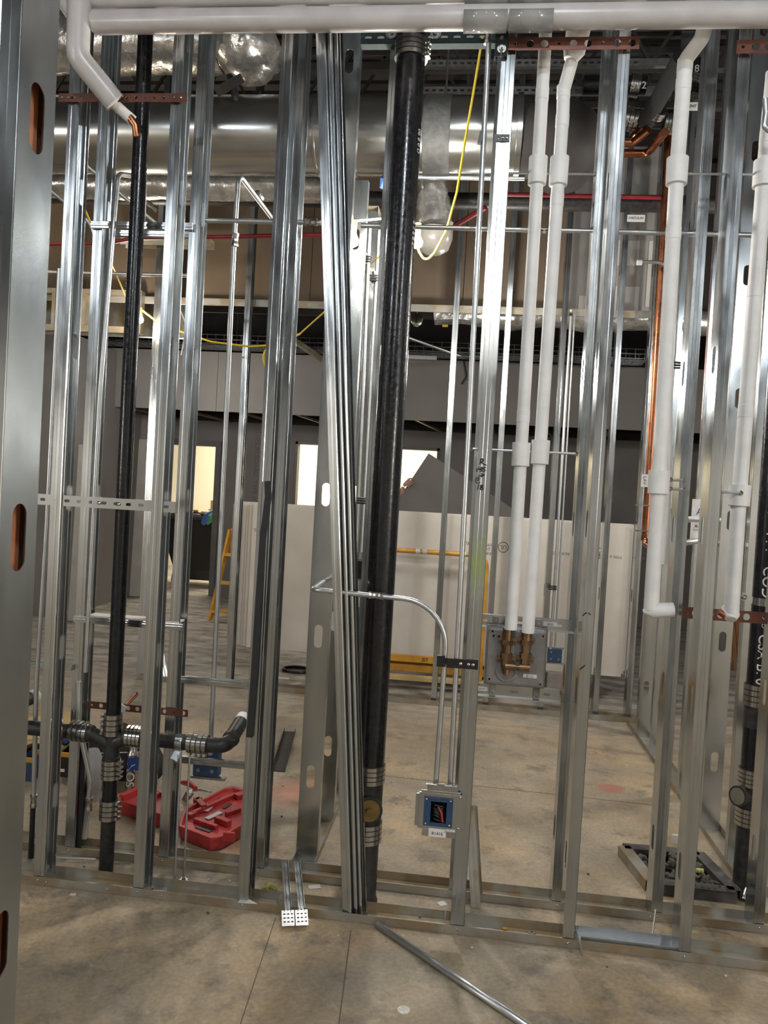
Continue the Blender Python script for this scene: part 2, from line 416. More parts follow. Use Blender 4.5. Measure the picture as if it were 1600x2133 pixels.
# far grey wall with the doorway and two windows, 7.8 m behind the studs
YF = 7.8
bm = NB()
for a, b in (((-9, 0), (-3.26, 2.49)), ((-3.26, 2.2), (-1.94, 2.49)), ((-1.94, 0), (-.86, 2.49)), ((-.86, 2.26), (1.16, 2.49)), ((-.86, 0), (1.16, 1.32)), ((1.16, 0), (7.5, 2.49))):
    box(bm, (a[0], YF, a[1]), (b[0], YF+.12, b[1]))
wf = ob('wall_far', bm, DRYD, kind='structure')
text('lettering', 'GYPSUM BOARD  TYPE X', (-1.42, YF-.002, 1.9), .09, GINK, wf, right=(0, 0, -1), up=(1, 0, 0))
bm = NB(); box(bm, (-9, YF+.02, 2.49), (7.5, YF+.1, 2.60)); ob('trim_4', bm, DARK, kind='structure')
bm = NB(); box(bm, (-9, YF+.12, 2.49), (7.5, YF+.2, 4.95)); ob('far_light_block', bm, DARK, kind='structure')  # dark sheet added to block light leaking over from the room beyond
for k, (x0, x1, z0, z1) in enumerate(((-3.26, -1.94, 0, 2.2),)):
    bm = NB(); f = .07
    box(bm, (x0-.01, YF-.03, 0), (x0+f, YF+.14, z1)); box(bm, (x1-f, YF-.03, 0), (x1+.01, YF+.14, z1)); box(bm, (x0-.01, YF-.031, z1-f), (x1+.01, YF+.141, z1+.01))
    ob('door_1', bm, mat('door_frame_grey', (.10, .095, .085), .5), kind='structure')
bm = NB(); x0, x1, z0, z1, f = -.86, 1.16, 1.32, 2.26, .035
for a, b in (((x0, z0), (x0+f, z1)), ((x1-f, z0), (x1, z1)), ((x0, z1-f), (x1, z1)), ((x0, z0), (x1, z0+f)), ((.10, z0), (.15, z1))): box(bm, (a[0], YF-.02, a[1]), (b[0], YF+.13, b[1]))
ob('window_1', bm, MATS['door_frame_grey'], kind='structure')
# lit cream wall of the room beyond
bm = NB(); box(bm, (-7, 11.2, 0), (5, 11.3, 3.3)); ob('wall_beyond', bm, CREAM, kind='structure')
# soffit band of grey board with a gap under it
z0, z1 = P(700, 868, 6.5).z, P(700, 742, 6.5).z
for k, (a, b) in enumerate(((-8.9, -4.2), (-4.195, -1.6), (-1.595, 1.35), (1.355, 4.1), (4.105, 7.4))):
    bm = NB(); box(bm, (a, 6.5, z0), (b, 6.54, z1)); ob('trim_%d' % (5+k), bm, DRYG, kind='structure')
# steel hangers in the dark gap behind the band
for k in range(10):
    bm = NB(); x = -3.6+k*.75; beam(bm, (x, 6.58, z0+.02), (x+.28, 7.75, z0-.02), .03, .03); ob('soffit_brace', bm, GALV2, label='bare steel brace in the dark gap under the grey band, %s from the left' % ['first', 'second', 'third', 'fourth', 'fifth', 'sixth', 'seventh', 'eighth', 'ninth', 'tenth'][k], cat='brace', group='braces above the far wall')
# left grey walls
pl = G(160, 1275)
bm = NB(); box(bm, (-8.9, 5.4, 0), (-2.92, 5.5, 3.3)); ob('wall_left', bm, DRYG, kind='structure')
bm = NB(); box(bm, (-3.0, 5.5, 0), (-2.92, 7.3, 3.2)); ob('wall_left', bm, DRYD, kind='structure')
bm = NB(); box(bm, (-3.02, 7.35, 0), (-2.62, 7.39, 3.2)); ob('wall_left', bm, DRYG, kind='structure')
# room beyond on the right, light board
bm = NB(); box(bm, (4.6, .2, 0), (4.7, 7.8, 4.8)); ob('wall_right', bm, DRYL, kind='structure')

# two sheets of light board leaning on the left wall
for k, (pa, pb, yy, h, lab) in enumerate(((148, 186, 5.2, 1.95, 'tall pale board leaning on the left grey wall beyond the first studs'), (268, 297, 7.2, 2.15, 'pale board leaning beside the far doorway'))):
    a = P(pa, 1150, yy).x; b = P(pb, 1150, yy).x
    bm = NB(); M = Matrix.Translation((0, yy, 0)) @ Matrix.Rotation(radians(3), 4, 'X'); box(bm, (a, -.13-.016, .004), (b, -.13, h), Matrix.Translation((0, yy+.14, 0)) @ Matrix.Rotation(radians(-2), 4, 'X'))
    ob('wallboard_sheet', bm, DRYL, label=lab, cat='drywall sheet')

# ------------------------------------------------------------------ upper brown boards hung on the far studs
def far(px, py=1000, Y=3.18): return P(px, py, Y).x
zb = P(900, 640, 3.27).z
bd = [(-4.6, -3.4), (-3.395, -2.2), (-2.195, -.98), (-.975, .24), (.245, 1.46), (1.465, 2.255)]
for k, (a, b) in enumerate(bd):
    bm = NB(); box(bm, (a, 3.27, zb), (b, 3.286, 4.15))
    ob('kraft_board', bm, KRAFT, label='brown paper-faced board hung high behind the far studs, %s' % ['far left end', 'second from the left', 'behind the first black pipe', 'left of the leaning studs', 'behind the big black pipe', 'beside the pale patched board'][k], cat='wall board')
bm = NB(); box(bm, (2.26, 3.27, zb+.01), (2.93, 3.286, 4.35)); pb = ob('patched_board', bm, DRYG, label='grey board with pale filled patches high behind the white pipes', cat='wall board')
for (a, b, c, d) in ((2.62, 2.78, zb+.55, zb+.36), (2.62, 2.80, zb+.20, zb+.02), (2.85, 2.92, zb+.55, zb+.05), (2.35, 2.6, zb+.12, zb+.02)):
    bm = NB(); box(bm, (a, 3.266, d), (b, 3.2705, c)); ob('filler_patch', bm, DRYL, pb)
bm = NB(); box(bm, (-4.6, 3.20, zb-.03), (2.93, 3.30, zb)); box(bm, (-4.6, 3.19, zb-.055), (2.93, 3.20, zb)); ob('board_edge_track', bm, GALV2, label='pale edge channel running under the brown boards', cat='channel')

# ------------------------------------------------------------------ FRONT ROW of studs
front = {0: 'front row stud left of the thin black pipe, slotted strut screwed through it', 1: 'front row stud just right of the thin black pipe', 2: 'front row stud with the black strip leaning on it',
         4: 'front row stud with black marker writing, electrical box beside its foot', 5: 'front row stud right of the shower valve box', 6: 'front row stud between the white elbow pipe and the right white pipe'}
XB = {0: 70, 1: 277, 2: 495, 4: 942, 5: 1172, 6: 1413}
YB = {0: 1830, 1: 1850, 2: 1868, 4: 1931, 5: 1960, 6: 1986}
ST = {}
for k, lab in front.items():
    x = P(XB[k], YB[k], .008).x
    ST[k] = cstud('metal_stud', lab, x-(.007 if k == 4 else 0), .008, screws=True, f=.050 if k == 4 else .041, off=.30+(.02 if k > 4 else 0))
ST[7] = cstud('metal_stud', 'front row stud at the right edge of view beside the black stack pipe', 2.845, .008, screws=True)
cstud('metal_stud', 'front row stud hidden mostly behind the big near stud', -.4064, .008)
def sprayed(center, rad, col):
    m = GALV.copy(); m.name = 'galvanised_sprayed'; n = m.node_tree.nodes; L = m.node_tree.links; b = n['Principled BSDF']
    src = b.inputs['Base Color'].links[0].from_socket
    g = n.new('ShaderNodeNewGeometry'); v = n.new('ShaderNodeVectorMath'); v.operation = 'DISTANCE'; L.new(g.outputs['Position'], v.inputs[0]); v.inputs[1].default_value = center
    q = n.new('ShaderNodeMapRange'); q.inputs[1].default_value = 0; q.inputs[2].default_value = rad; q.inputs[3].default_value = .8; q.inputs[4].default_value = 0; L.new(v.outputs['Value'], q.inputs[0])
    x = n.new('ShaderNodeMixRGB'); L.new(q.outputs[0], x.inputs[0]); L.new(src, x.inputs[1]); x.inputs[2].default_value = (*col, 1); L.new(x.outputs[0], b.inputs['Base Color'])
    i = n.new('ShaderNodeMapRange'); i.inputs[3].default_value = .96; i.inputs[4].default_value = .2; L.new(q.outputs[0], i.inputs[0]); L.new(i.outputs[0], b.inputs['Metallic'])
    return m
pc = P(985, 1175, .008); ST[4].data.materials[0] = sprayed((pc.x-.01, .01, pc.z), .15, (.26, .33, .03))
# marker writing
s4 = ST[4]; x4 = P(1000, 965, .007)
def stroke(nm, lines, par, w=.0034):
    bm = NB()
    for ln in lines:
        pp = [P(840+u/5.333, 800+v/5.333, .0062) for u, v in ln]
        for p_, q_ in zip(pp[:-1], pp[1:]):
            e = (q_-p_).normalized()*w*.3; beam(bm, p_-e, q_+e, w, .0016, (0, -1, 0))
    return ob(nm, bm, INK, par)
stroke('marker_letter', [[(860, 833), (852, 892)], [(855, 835), (884, 830), (893, 844), (880, 861), (860, 865), (880, 876), (900, 893), (918, 899)]], s4)
stroke('marker_letter', [[(824, 935), (817, 973)], [(842, 924), (838, 950), (862, 947)], [(864, 926), (855, 974)], [(882, 924), (873, 972)], [(914, 925), (895, 926), (891, 944), (905, 947), (906, 962), (897, 972), (884, 972)]], s4)
stroke('marker_arrow', [[(836, 1022), (893, 1012)], [(868, 993), (896, 1010), (872, 1030)]], s4)
stroke('marker_letter', [[(836, 1053), (823, 1052), (815, 1064), (820, 1076), (833, 1076), (840, 1062), (834, 1052)], [(848, 1050), (840, 1038), (820, 1038), (806, 1052), (801, 1070), (806, 1090), (822, 1101), (840, 1100), (852, 1090)]], s4, .0028)
stroke('marker_letter', [[(836, 1118), (827, 1173)], [(884, 1122), (864, 1126), (860, 1138), (878, 1150), (886, 1163), (876, 1174), (860, 1172), (856, 1160), (872, 1147), (886, 1134), (884, 1122)]], s4)
for (pa, pb_) in (((1213, 1283), (1222, 1276)), ((1226, 1277), (1230, 1281)), ((1208, 1395), (1219, 1386))):
    bm = NB(); beam(bm, P(*pa, .0055), P(*pb_, .0055), .001, .004); ob('marker_mark', bm, INK, ST[5])
# shadow double of the second front stud: the wide pair at the left centre
cstud('metal_stud', 'stud doubled up behind the second front stud with the black strip', P(556, 1790, .112).x, .262-.15, off=.35, z1=4.88, u=(1, 0)) if False else None

# leaning bundle: nested loose studs, foot in the front track
bx, by = P(716, 1905, .03).x, .035
tx = P(657, 60, -.02).x
bund = [('nearest loose stud of the leaning bundle left of the big black pipe', 0, 0, 0, -14), ('loose stud nested behind the leaning one, middle of the bundle', .020, .014, .02, -16), ('loose stud at the right side of the leaning bundle', .036, .026, .045, -18)]
for k, (lab, dx, dy, dz, ang) in enumerate(bund):
    a = radians(ang); sc = .041 if k == 0 else .038
    hgt = 3.75
    t_ = (tx-bx)*(hgt/(P(657, 60, -.02).z)) * (1.0 if k < 2 else .97)
    cstud('leaning_stud', lab, bx+dx, by+dy-.02, z0=.004, z1=hgt, u=(cos(a), sin(a)), v=(-sin(a)*.9+.05, cos(a)), w=.046, f=.034, lip=.008, off=.42+.05*k, tilt=(t_, -.03), cat='metal stud')

# front and back tracks
def trk(name, lab, x0, x1, y, **k): return track(name, lab, (x0, y, .002), (x1, y, .002), **k)
t1 = trk('floor_track', 'near floor track, long left length under the front row of studs', -1.6, 1.605, .004)
t2 = trk('floor_track', 'near floor track, right length from the marked stud to the edge of view', 1.607, 3.6, .004)
t3 = trk('floor_track', 'second floor track behind the pipes, left of the wall opening', -1.6, .93, .258)
t4 = trk('floor_track', 'second floor track behind the pipes, right length', .935, 3.4, .258)
for t, xs, yy in ((t1, (.05, .30, .52, .84, 1.24), .003), (t2, (1.66, 2.05, 2.46), .003), (t4, (1.6, 2.1, 2.4), .257)):
    for x in xs:
        bm = NB(); screwhead(bm, (x, yy-.0005, .017), (0, -1, 0), .0035, .003); ob('screw', bm, SST, t, True)
# bright offcut of track lying inside the bay right of the valve box
track('track_offcut', 'bright new track offcut lying in the near floor track right of the valve box stud', (2.10, .016, .006), (2.46, .016, .006), w=.074, h=.036, mt=EMT, cat='channel')

# ------------------------------------------------------------------ BACK ROW
back = [(135, 1765, 'back row stud left of the thin black pipe'), (330, 1788, 'back row stud just left of the open red tool case'), (528, 1810, 'back row stud right behind the stud with the black strip'),
        (None, None, 'back row stud mostly hidden by the big black pipe'), (1149, 1880, 'back row stud left of the valve box right-hand stud'), (1357, 1898, 'back row stud behind the white elbow pipe'), (1570, 1912, 'back row stud at the right edge behind the black stack pipe')]
for px, py, lab in back:
    x = 3*.4064-.03 if px is None else P(px, py, .262).x
    cstud('metal_stud', lab, x, .262, screws=True, off=.31)
cstud('metal_stud', 'back row stud standing right behind the marked stud', P(935, 1854, .262).x, .262, screws=True, off=.31)

# ------------------------------------------------------------------ left cross wall (X about 1), webs to the camera
for k, (y, z1, lab) in enumerate(((.43, 4.88, 'wide-faced end stud of the cross wall with the conduit through its slot'), (.84, 3.2, 'second stud of the left cross wall, just behind the wide-faced end stud'), (1.24, 3.2, 'third stud of the left cross wall going back'),
        (1.65, 3.2, 'fourth stud of the left cross wall going back'), (2.06, 3.2, 'fifth stud of the left cross wall going back'), (2.46, 3.2, 'sixth stud of the left cross wall going back'), (2.87, 3.2, 'last stud of the left cross wall at the far track'))):
    cstud('metal_stud', lab, .948, y, u=(0, 1), v=(1, 0), z1=min(z1, 4.88) if z1 > 4 else 3.09, off=.37)
track('floor_track', 'floor track of the left cross wall running back from the wide-faced stud', (1.042, .37, .002), (1.042, 3.0, .002), h=.030)
track('head_track', 'head track over the low left cross wall', (1.042, 1.22, 3.11), (1.042, 3.0, 3.11), up=-1, cat='wall track')
# right cross wall
for y, lab in ((.80, 'dark-looking stud of the right cross wall beside the black stack pipe'), (1.20, 'wide-faced stud of the right cross wall left of the black stack pipe'), (1.62, 'stud of the right cross wall behind the wide-faced one'), (2.30, 'stud of the right cross wall fourth from the near end'), (2.70, 'wide-faced stud of the right cross wall nearest the far corner')):
    cstud('metal_stud', lab, 2.862, y, u=(0, 1), v=(1, 0), off=.35)
track('floor_track', 'floor track of the right cross wall running back beside the rubble tray', (2.958, .36, .002), (2.958, 3.03, .002), h=.030)

# ------------------------------------------------------------------ FAR ROW (Y 3.1)
for px, py, lab, w in ((283, 1423, 'dusty far stud seen right of the thin black pipe', .10), (471, 1400, 'bright far stud left of the stacked sheets', 0), (897, 1471, 'narrow far stud seen left of the marked stud', 0), (1005, 1477, 'far stud right of the marked stud', 0),
                     (1120, 1481, 'far stud between the two white pipes and the blue box', 0), (1234, 1497, 'far stud right of the valve box studs', 0), (1302, 1505, 'far stud in the right corner beside the copper pipe', 0)):
    cstud('metal_stud', lab, P(px, py, 3.1).x, 3.1, z1=CEIL-.02, off=.33)
for x in (-1.75, -2.6): cstud('metal_stud', 'far stud at the left, %s' % ('beside the header frame' if x > -2 else 'at the left end of the header frame'), x, 3.1, z1=CEIL-.02)
track('floor_track', 'far floor track in front of the stacked sheets', (-.95, 3.09, .002), (2.96, 3.05, .002), h=.04)
# doubled jamb studs and header above, left (x 300-330)
jx = P(312, 1000, 3.1).x
for dx, lab in ((0, 'jamb stud of the far opening with a light shining through its slot'), (.045, 'jamb stud pair, right-hand one, of the far opening')):
    cstud('metal_stud', lab, jx+dx, 3.1-.02*(dx > 0), z0=.002, z1=P(315, 500, 3.1).z, off=.33+dx*2, u=(1, 0))
h0 = P(250, 492, 3.05); h1 = P(412, 500, 3.05)
track('header_track', 'steel header across the far opening at the upper left', (h0.x, 3.06, h0.z), (h1.x+.1, 3.06, h0.z), up=-1, h=.06, cat='wall track')
# light steel window-like frame at left (y 600-690)
fr = thing('bulkhead_frame', 'light steel frame of the dark opening under the brown boards at left', 'frame', (-2.2, 3.2, P(150, 685, 3.2).z))
zt, zbm = P(150, 606, 3.2).z, P(150, 686, 3.2).z; xa, xb_ = P(60, 650, 3.2).x, P(302, 650, 3.2).x
for nm, a, b in (('top_rail', (xa, zt-.04), (xb_, zt)), ('bottom_rail', (xa, zbm-.03), (xb_, zbm+.02)), ('upright', (xa+.10, zbm+.02), (xa+.14, zt-.04)), ('upright', (P(118, 650, 3.2).x, zbm+.02), (P(118, 650, 3.2).x+.03, zt-.04)), ('upright', (P(180, 650, 3.2).x, zbm+.02), (P(180, 650, 3.2).x+.03, zt-.04)), ('upright', (xb_-.04, zbm+.02), (xb_, zt-.04))):
    bm = NB(); box(bm, (a[0], 3.12, a[1]), (b[0], 3.19, b[1])); ob(nm, bm, GALV2, fr)
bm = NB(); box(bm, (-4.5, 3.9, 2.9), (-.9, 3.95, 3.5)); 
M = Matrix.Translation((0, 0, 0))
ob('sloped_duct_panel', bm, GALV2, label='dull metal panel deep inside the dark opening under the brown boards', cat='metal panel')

# ================================================================== NEAR BIG STUD at left
XS = .948
o = cstud('metal_stud', 'big stud close to the camera at the left edge with orange showing through its slots', XS, -1.70, u=(-1, 0), v=(0, -1), z1=4.88, off=P(72, 248, -1.745).z % .61, pitch=.61, f=.05)
cstud('metal_stud', 'second near stud lying against the big left one, outside the frame', XS-.3, -1.70, u=(-1, 0), v=(0, -1), z1=4.88, f=.05) if False else None
bm = NB(); box(bm, (XS-.046, -1.782, .01), (XS-.022, -1.708, 4.85)); ob('orange_board', bm, ORAN, label='orange-brown board behind the slots of the big near stud', cat='board')

# ================================================================== STRAPS AND BRACKETS
def holes_for(L, n, r, jit=0): return [((k+.5)*L/n, r*(1 if (k*7) % 3 else .45)) for k in range(n)]
def strap(name, lab, a, b, Y, hgt, n, r, mt=COPD, cat='pipe strap', ends=True):
    p, q = P(*a, Y), P(*b, Y); q.z = p.z+(q.z-p.z)*.5; p.z = q.z = (p.z+q.z)/2
    o = rail(name, p, q, hgt, .002, mt, None, holes_for((q-p).length, n, r), lab, cat)
    return o, p, q
o, p, q = strap('copper_strap', 'perforated copper strap across the upper left studs below the white elbow', (122, 203), (390, 205), -.006, .032, 14, .0055)
for f in (.03, .08, .13, .95, .90):
    bm = NB(); screwhead(bm, p.lerp(q, f)+Vector((0, -.002, 0)), (0, -1, 0), .004); ob('screw', bm, SST, o, True)
o, p, q = strap('copper_strap', 'wide copper strap at the top behind the white pipes', (1060, 90), (1332, 94), -.01, .044, 9, .013)
o, p, q = strap('copper_strap', 'short wide copper strap at the top right corner', (1535, 97), (1640, 99), -.01, .046, 4, .013)
o, p, q = strap('copper_strap', 'perforated copper strap low behind the thin black pipe', (182, 1470), (392, 1478), .255, .030, 11, .009)
o, p, q = strap('copper_strap', 'perforated copper strap behind the foot of the right white pipe', (1422, 1277), (1600, 1284), .22, .044, 10, .013)

# slotted steel strut at mid height
p, q = P(74, 1040, .018), P(366, 1056, .018); zz = (p.z+q.z)/2; p.z = q.z = zz
L = (q-p).length
st = rail('slotted_strut', p, q, .040, .002, GALV, None, [(k*.05+.03, .006) for k in range(int(L/.05))], 'slotted steel strut crossing the left bay at mid height behind the thin black pipe', 'strut', ret=.018, hr=.006, hl=.011)
for f in (.46, .60, .15, .86):
    bm = NB(); screwhead(bm, p.lerp(q, f)+Vector((0, -.002, 0)), (0, -1, 0), .007, .008); ob('bolt', bm, SST, st, True)

def bar(name, lab, a, b, Y, hgt, dep, mt=GALV, cat='bracket', ribs=True, level=True):
    p, q = P(*a, Y), P(*b, Y)
    if level: p.z = q.z = (p.z+q.z)/2
    bm = NB(); beam(bm, p, q, dep, hgt)
    if ribs: beam(bm, p+Vector((0, -dep/2-.002, 0)), q+Vector((0, -dep/2-.002, 0)), .004, hgt*.35)
    return ob(name, bm, mt, label=lab, cat=cat, bevel=.0015), p, q
bar('cross_channel', 'flat steel channel across the back studs at upper left, upper one of two', (190, 466), (402, 474), .25, .030, .010)
bar('cross_channel', 'flat steel channel across the back studs at upper left, lower one of two', (232, 486), (400, 490), .36, .026, .02)
bar('cross_channel', 'lit-topped steel shelf channel behind the thin black pipe at knee height', (155, 1290), (383, 1305), .255, .028, .02)
o, p, q = bar('lit_shelf_strip', 'pale strip standing in for the lit top of the shelf channel behind the thin black pipe', (190, 1279), (378, 1296), .29, .008, .07, DRYW, 'board', False)  # white strip puts the light on the channel top into colour
bar('cross_channel', 'ribbed steel channel between the back studs above the red case, upper one', (378, 1415), (519, 1425), .27, .028, .02)
bar('cross_channel', 'ribbed steel channel between the back studs above the red case, lower one', (365, 1580), (510, 1594), .27, .028, .02)
bar('cross_channel', 'short steel channel at the left edge beside the big near stud', (40, 1384), (152, 1388), .25, .024, .02)

# ================================================================== BLACK PIPES
# P1 : thin black stack with double wye
YP = .163
def vp(pxb, pyb, Y): return P(pxb, pyb, Y).x
x1 = P(234, 1535, YP).x
p1 = thing('black_stack_pipe', 'thin black soil pipe with a cross fitting low at the left', 'pipe', (x1, YP, 0))
zc = P(232, 1545, YP).z; R1 = .0295
def V1(z, dx=0): return Vector((x1+dx, YP, z))
zt1 = P(234, 1485, YP).z; zt2 = P(234, 1528, YP).z; zl1 = P(228, 1580, YP).z; zl2 = P(228, 1621, YP).z; zm1 = P(227, 1664, YP).z; zm2 = P(227, 1706, YP).z
bm = NB(); sweep(bm, [V1(zt2+.01), V1(3.4), V1(4.88)], R1, 20); ob('riser_pipe', bm, BLKP, p1, True)
bm = NB(); sweep(bm, [V1(zl2+.01), V1(zm1)], R1, 20); ob('riser_pipe', bm, BLKP, p1, True)
bm = NB(); sweep(bm, [V1(.0), V1(zm2+.01)], R1-.001, 20); ob('floor_pipe', bm, BLKD, p1, True)
bm = NB()
sweep(bm, [V1(zt2), V1(zc), V1(zl1)], R1+.002, 20)
xl, xr = P(185, 1527, YP).x, P(268, 1540, YP).x
zar = P(232, 1532, YP).z
for s, xe in ((-1, xl), (1, xr)):
    pts = fillet([V1(zl1+.01), V1(zc-.005), Vector((xe, YP, zar))], .055, 8); sweep(bm, pts, R1+.001, 18)
    lathe(bm, Vector((xe-s*.02, YP, zar)), (s, 0, 0), [(0, R1+.001), (.005, R1+.005), (.02, R1+.005)], 18)
for z in (zt2, zl1): lathe(bm, V1(z-.008), (0, 0, 1), [(0, R1+.001), (.004, R1+.006), (.016, R1+.006), (.02, R1+.001)], 20)
ob('cross_fitting', bm, BLKD, p1, True)
coupling(p1, V1(zt2-.005), V1(zt1), R1, (-1, -.3, 0)); coupling(p1, V1(zl2), V1(zl1), R1, (1, -.3, 0)); coupling(p1, V1(zm2), V1(zm1), R1, (1, -.2, 0))
# arms
al = P(40, 1520, YP); al.z = zar; A = Vector((P(148, 1522, YP).x, YP, zar)); B_ = Vector((P(186, 1526, YP).x, YP, zar))
bm = NB(); cyl(bm, Vector((al.x-.6, YP, zar)), A+Vector((.02, 0, 0)), R1, 20); ob('arm_pipe', bm, BLKD, p1, True)
coupling(p1, A, B_, R1, (0, -.2, 1))
C_ = Vector((P(265, 1536, YP).x, YP, zar)); D_ = Vector((P(297, 1540, YP).x, YP, zar)); E_ = Vector((P(392, 1545, YP).x, YP, zar)); F_ = Vector((P(434, 1550, YP).x, YP, zar))
coupling(p1, C_, D_, R1, (0, -.2, 1))
bm = NB(); cyl(bm, D_-Vector((.02, 0, 0)), E_+Vector((.02, 0, 0)), R1, 20); ob('arm_pipe', bm, BLKD, p1, True)
coupling(p1, E_, F_, R1, (0, -.2, -1))
H_ = P(472, 1548, YP); H_.z = zar; K_ = P(503, 1502, .34)
bm = NB(); sweep(bm, fillet([F_-Vector((.01, 0, 0)), H_, K_], .05, 8), R1+.001, 18); d = (K_-H_).normalized(); lathe(bm, H_+d*.045, d, [(0, R1), (.004, R1+.006), (.015, R1+.006), (.019, R1)], 18); ob('elbow', bm, BLKD, p1, True)
d = (K_-H_).normalized(); bm = NB(); lathe(bm, K_-d*.01, d, [(0, R1+.002), (.035, R1+.002), (.045, R1*.7)], 18); ob('end_cap', bm, WHITE, p1, True, label='white taped pipe end')
# clevis strap on arm + rods
cx_ = P(376, 1545, YP).x
bm = NB(); lathe(bm, Vector((cx_-.014, YP, zar)), (1, 0, 0), [(0, R1+.001), (0, R1+.004), (.028, R1+.004), (.028, R1+.001)], 22); beam(bm, Vector((cx_, YP-.01, zar-R1)), Vector((cx_-.012, YP-.035, zar-.062)), .03, .003, (0, 1, .4)); ob('pipe_strap', bm, GALV, p1, True)
for (px, pt_, pb2, y_, lab) in ((377, 1568, 1834, YP-.04, 'left one of two threaded rods hanging under the black pipe arm'), (396, 1560, 1822, YP, 'right one of two threaded rods hanging under the black pipe arm'), (44, 1440, 1782, YP, 'threaded rod with a floor washer at the far left')):
    top = P(px, pt_, y_); r_ = thing('threaded_rod', lab, 'threaded rod', (top.x, y_, 0))
    bm = NB(); n = 40; H = top.z; sweep(bm, [Vector((top.x, y_, .004+(H-.004)*k/n)) for k in range(n+1)], .0045, 8, [.0045+.0004*(k % 2) for k in range(n+1)]); ob('rod', bm, EMT, r_, True)
    bm = NB(); lathe(bm, (top.x, y_, 0), (0, 0, 1), [(0, .018), (.003, .018), (.003, .008), (.012, .008)], 12); ob('anchor_nut', bm, SST, r_, True)
# second black pipe end at far left edge
a_, b_ = P(20, 1478, .2), P(64, 1454, .42)
t_ = thing('black_branch_pipe', 'short slanting black pipe with a white cap at the left edge', 'pipe', (a_.x, a_.y, a_.z))
bm = NB(); cyl(bm, a_-Vector((.12, 0, .06)), b_, R1, 18); ob('pipe', bm, BLKD, t_, True); bm = NB(); cyl(bm, b_, b_+(b_-a_).normalized()*.04, R1+.002, 18); ob('end_cap', bm, WHITE, t_, True, label='white taped pipe end')

# P2 : big black pipe
Y2 = .175; x2 = P(756, 1862, Y2).x; R2 = .0555
xt = P(856, 125, Y2).x
def V2(z): return Vector((x2+(xt-x2)*(z/P(856, 125, Y2).z), Y2, z))
p2 = thing('big_black_pipe', 'big glossy black pipe standing in the centre, cleanout near its foot', 'pipe', (x2, Y2, 0))
za, zb2 = P(778, 1752, Y2).z, P(778, 1710, Y2).z; zc1, zc2 = P(778, 1628, Y2).z, P(778, 1590, Y2).z; zd1, zd2 = P(857, 126, Y2).z, P(857, 86, Y2).z
bm = NB(); sweep(bm, [V2(0), V2(.02), V2(za+.02)], R2-.004, 26, [R2+.004, R2-.004, R2-.004]); ob('floor_pipe', bm, BLKD, p2, True)
bm = NB(); sweep(bm, [V2(zc2-.02), V2(1.2), V2(2.2), V2(zd1+.02)], R2, 30); ob('riser_pipe', bm, BLKP, p2, True)
bm = NB(); sweep(bm, [V2(zd2-.01), V2(4.88)], R2, 26); ob('riser_pipe', bm, BLKP, p2, True)
coupling(p2, V2(za), V2(zb2), R2-.003, (-1, .3, 0)); coupling(p2, V2(zc1), V2(zc2), R2-.003, (-1, .3, 0)); coupling(p2, V2(zd1), V2(zd2), R2, (1, -.2, 0))
bm = NB(); sweep(bm, [V2(zb2-.01), V2(zc1+.01)], R2, 26); cz = P(778, 1672, Y2).z; cc = V2(cz)
cd = Vector((.18, -1, .0)).normalized(); lathe(bm, cc, cd, [(0, .045), (.062, .045), (.064, .052), (.082, .052), (.082, .043)], 26); ob('cleanout_fitting', bm, BLKD, p2, True)
bm = NB(); lathe(bm, cc+cd*.078, cd, [(0, .043), (.008, .042), (.008, .014), (.02, .012), (.02, .0)][:4], 26); ob('cleanout_plug', bm, mat('plug_brass', (.24, .16, .055), .45, .6, .1, 30), p2, True, label='brass-coloured plug')
for k, s in enumerate(('06 8 0 D', '8 7 6 8 2', '5 0 8 6 7')):
    zz = P(870, 300+k*190, Y2).z; c0 = V2(zz); text('lettering', s, (c0.x, c0.y, zz), .026, WINK, p2, wrap=(c0, R2, -.42))

# P3 : right black stack with writing
Y3 = .56; xb3 = P(1549, 1830, Y3).x; R3 = .042
xm = P(1576, 1420, Y3).x
p3 = thing('black_vent_pipe', 'black pipe with white stamped letters at the right edge', 'pipe', (xb3, Y3, 0))
def V3(z, x=None): return Vector((x if x is not None else xb3, Y3, z))
zw1, zw2 = P(1562, 1718, Y3).z, P(1562, 1680, Y3).z; zw3, zw4 = P(1567, 1636, Y3).z, P(1567, 1600, Y3).z; zk1, zk2 = P(1575, 1470, Y3).z, P(1575, 1424, Y3).z
xo = xb3-.012
bm = NB(); sweep(bm, [V3(0), V3(zw1+.02)], R3, 22); ob('floor_pipe', bm, BLKD, p3, True)
bm = NB(); sweep(bm, [V3(zw2-.01), V3(zw3+.01)], R3+.001, 22)
wc = V3((zw2+zw3)/2); wd = Vector((-.75, -.5, .1)).normalized(); lathe(bm, wc, wd, [(0, .036), (.055, .036), (.055, .042), (.075, .042), (.075, .035)], 22); ob('wye_fitting', bm, BLKD, p3, True)
bm = NB(); lathe(bm, wc+wd*.07, wd, [(0, .035), (.006, .034)], 20); ob('cleanout_plug', bm, mat('plug_grey', (.30, .28, .22), .4, .6), p3, True)
bm = NB(); sweep(bm, [V3(zw4-.02), V3(zk1-.04)], R3, 22); ob('riser_pipe', bm, BLKP, p3, True)
bm = NB(); sweep(bm, fillet([V3(zk1+.01), V3(zk1-.05), Vector((xb3+.10, Y3, zk1-.14)), Vector((xb3+.2, Y3, zk1-.24))], .05, 6), R3+.002, 20); sweep(bm, [V3(zk1-.02), V3(zk1-.09)], R3+.002, 20); ob('wye_fitting', bm, BLKD, p3, True)
bm = NB(); sweep(bm, [V3(zk2-.02), V3(4.88)], R3, 22); ob('riser_pipe', bm, BLKP, p3, True)
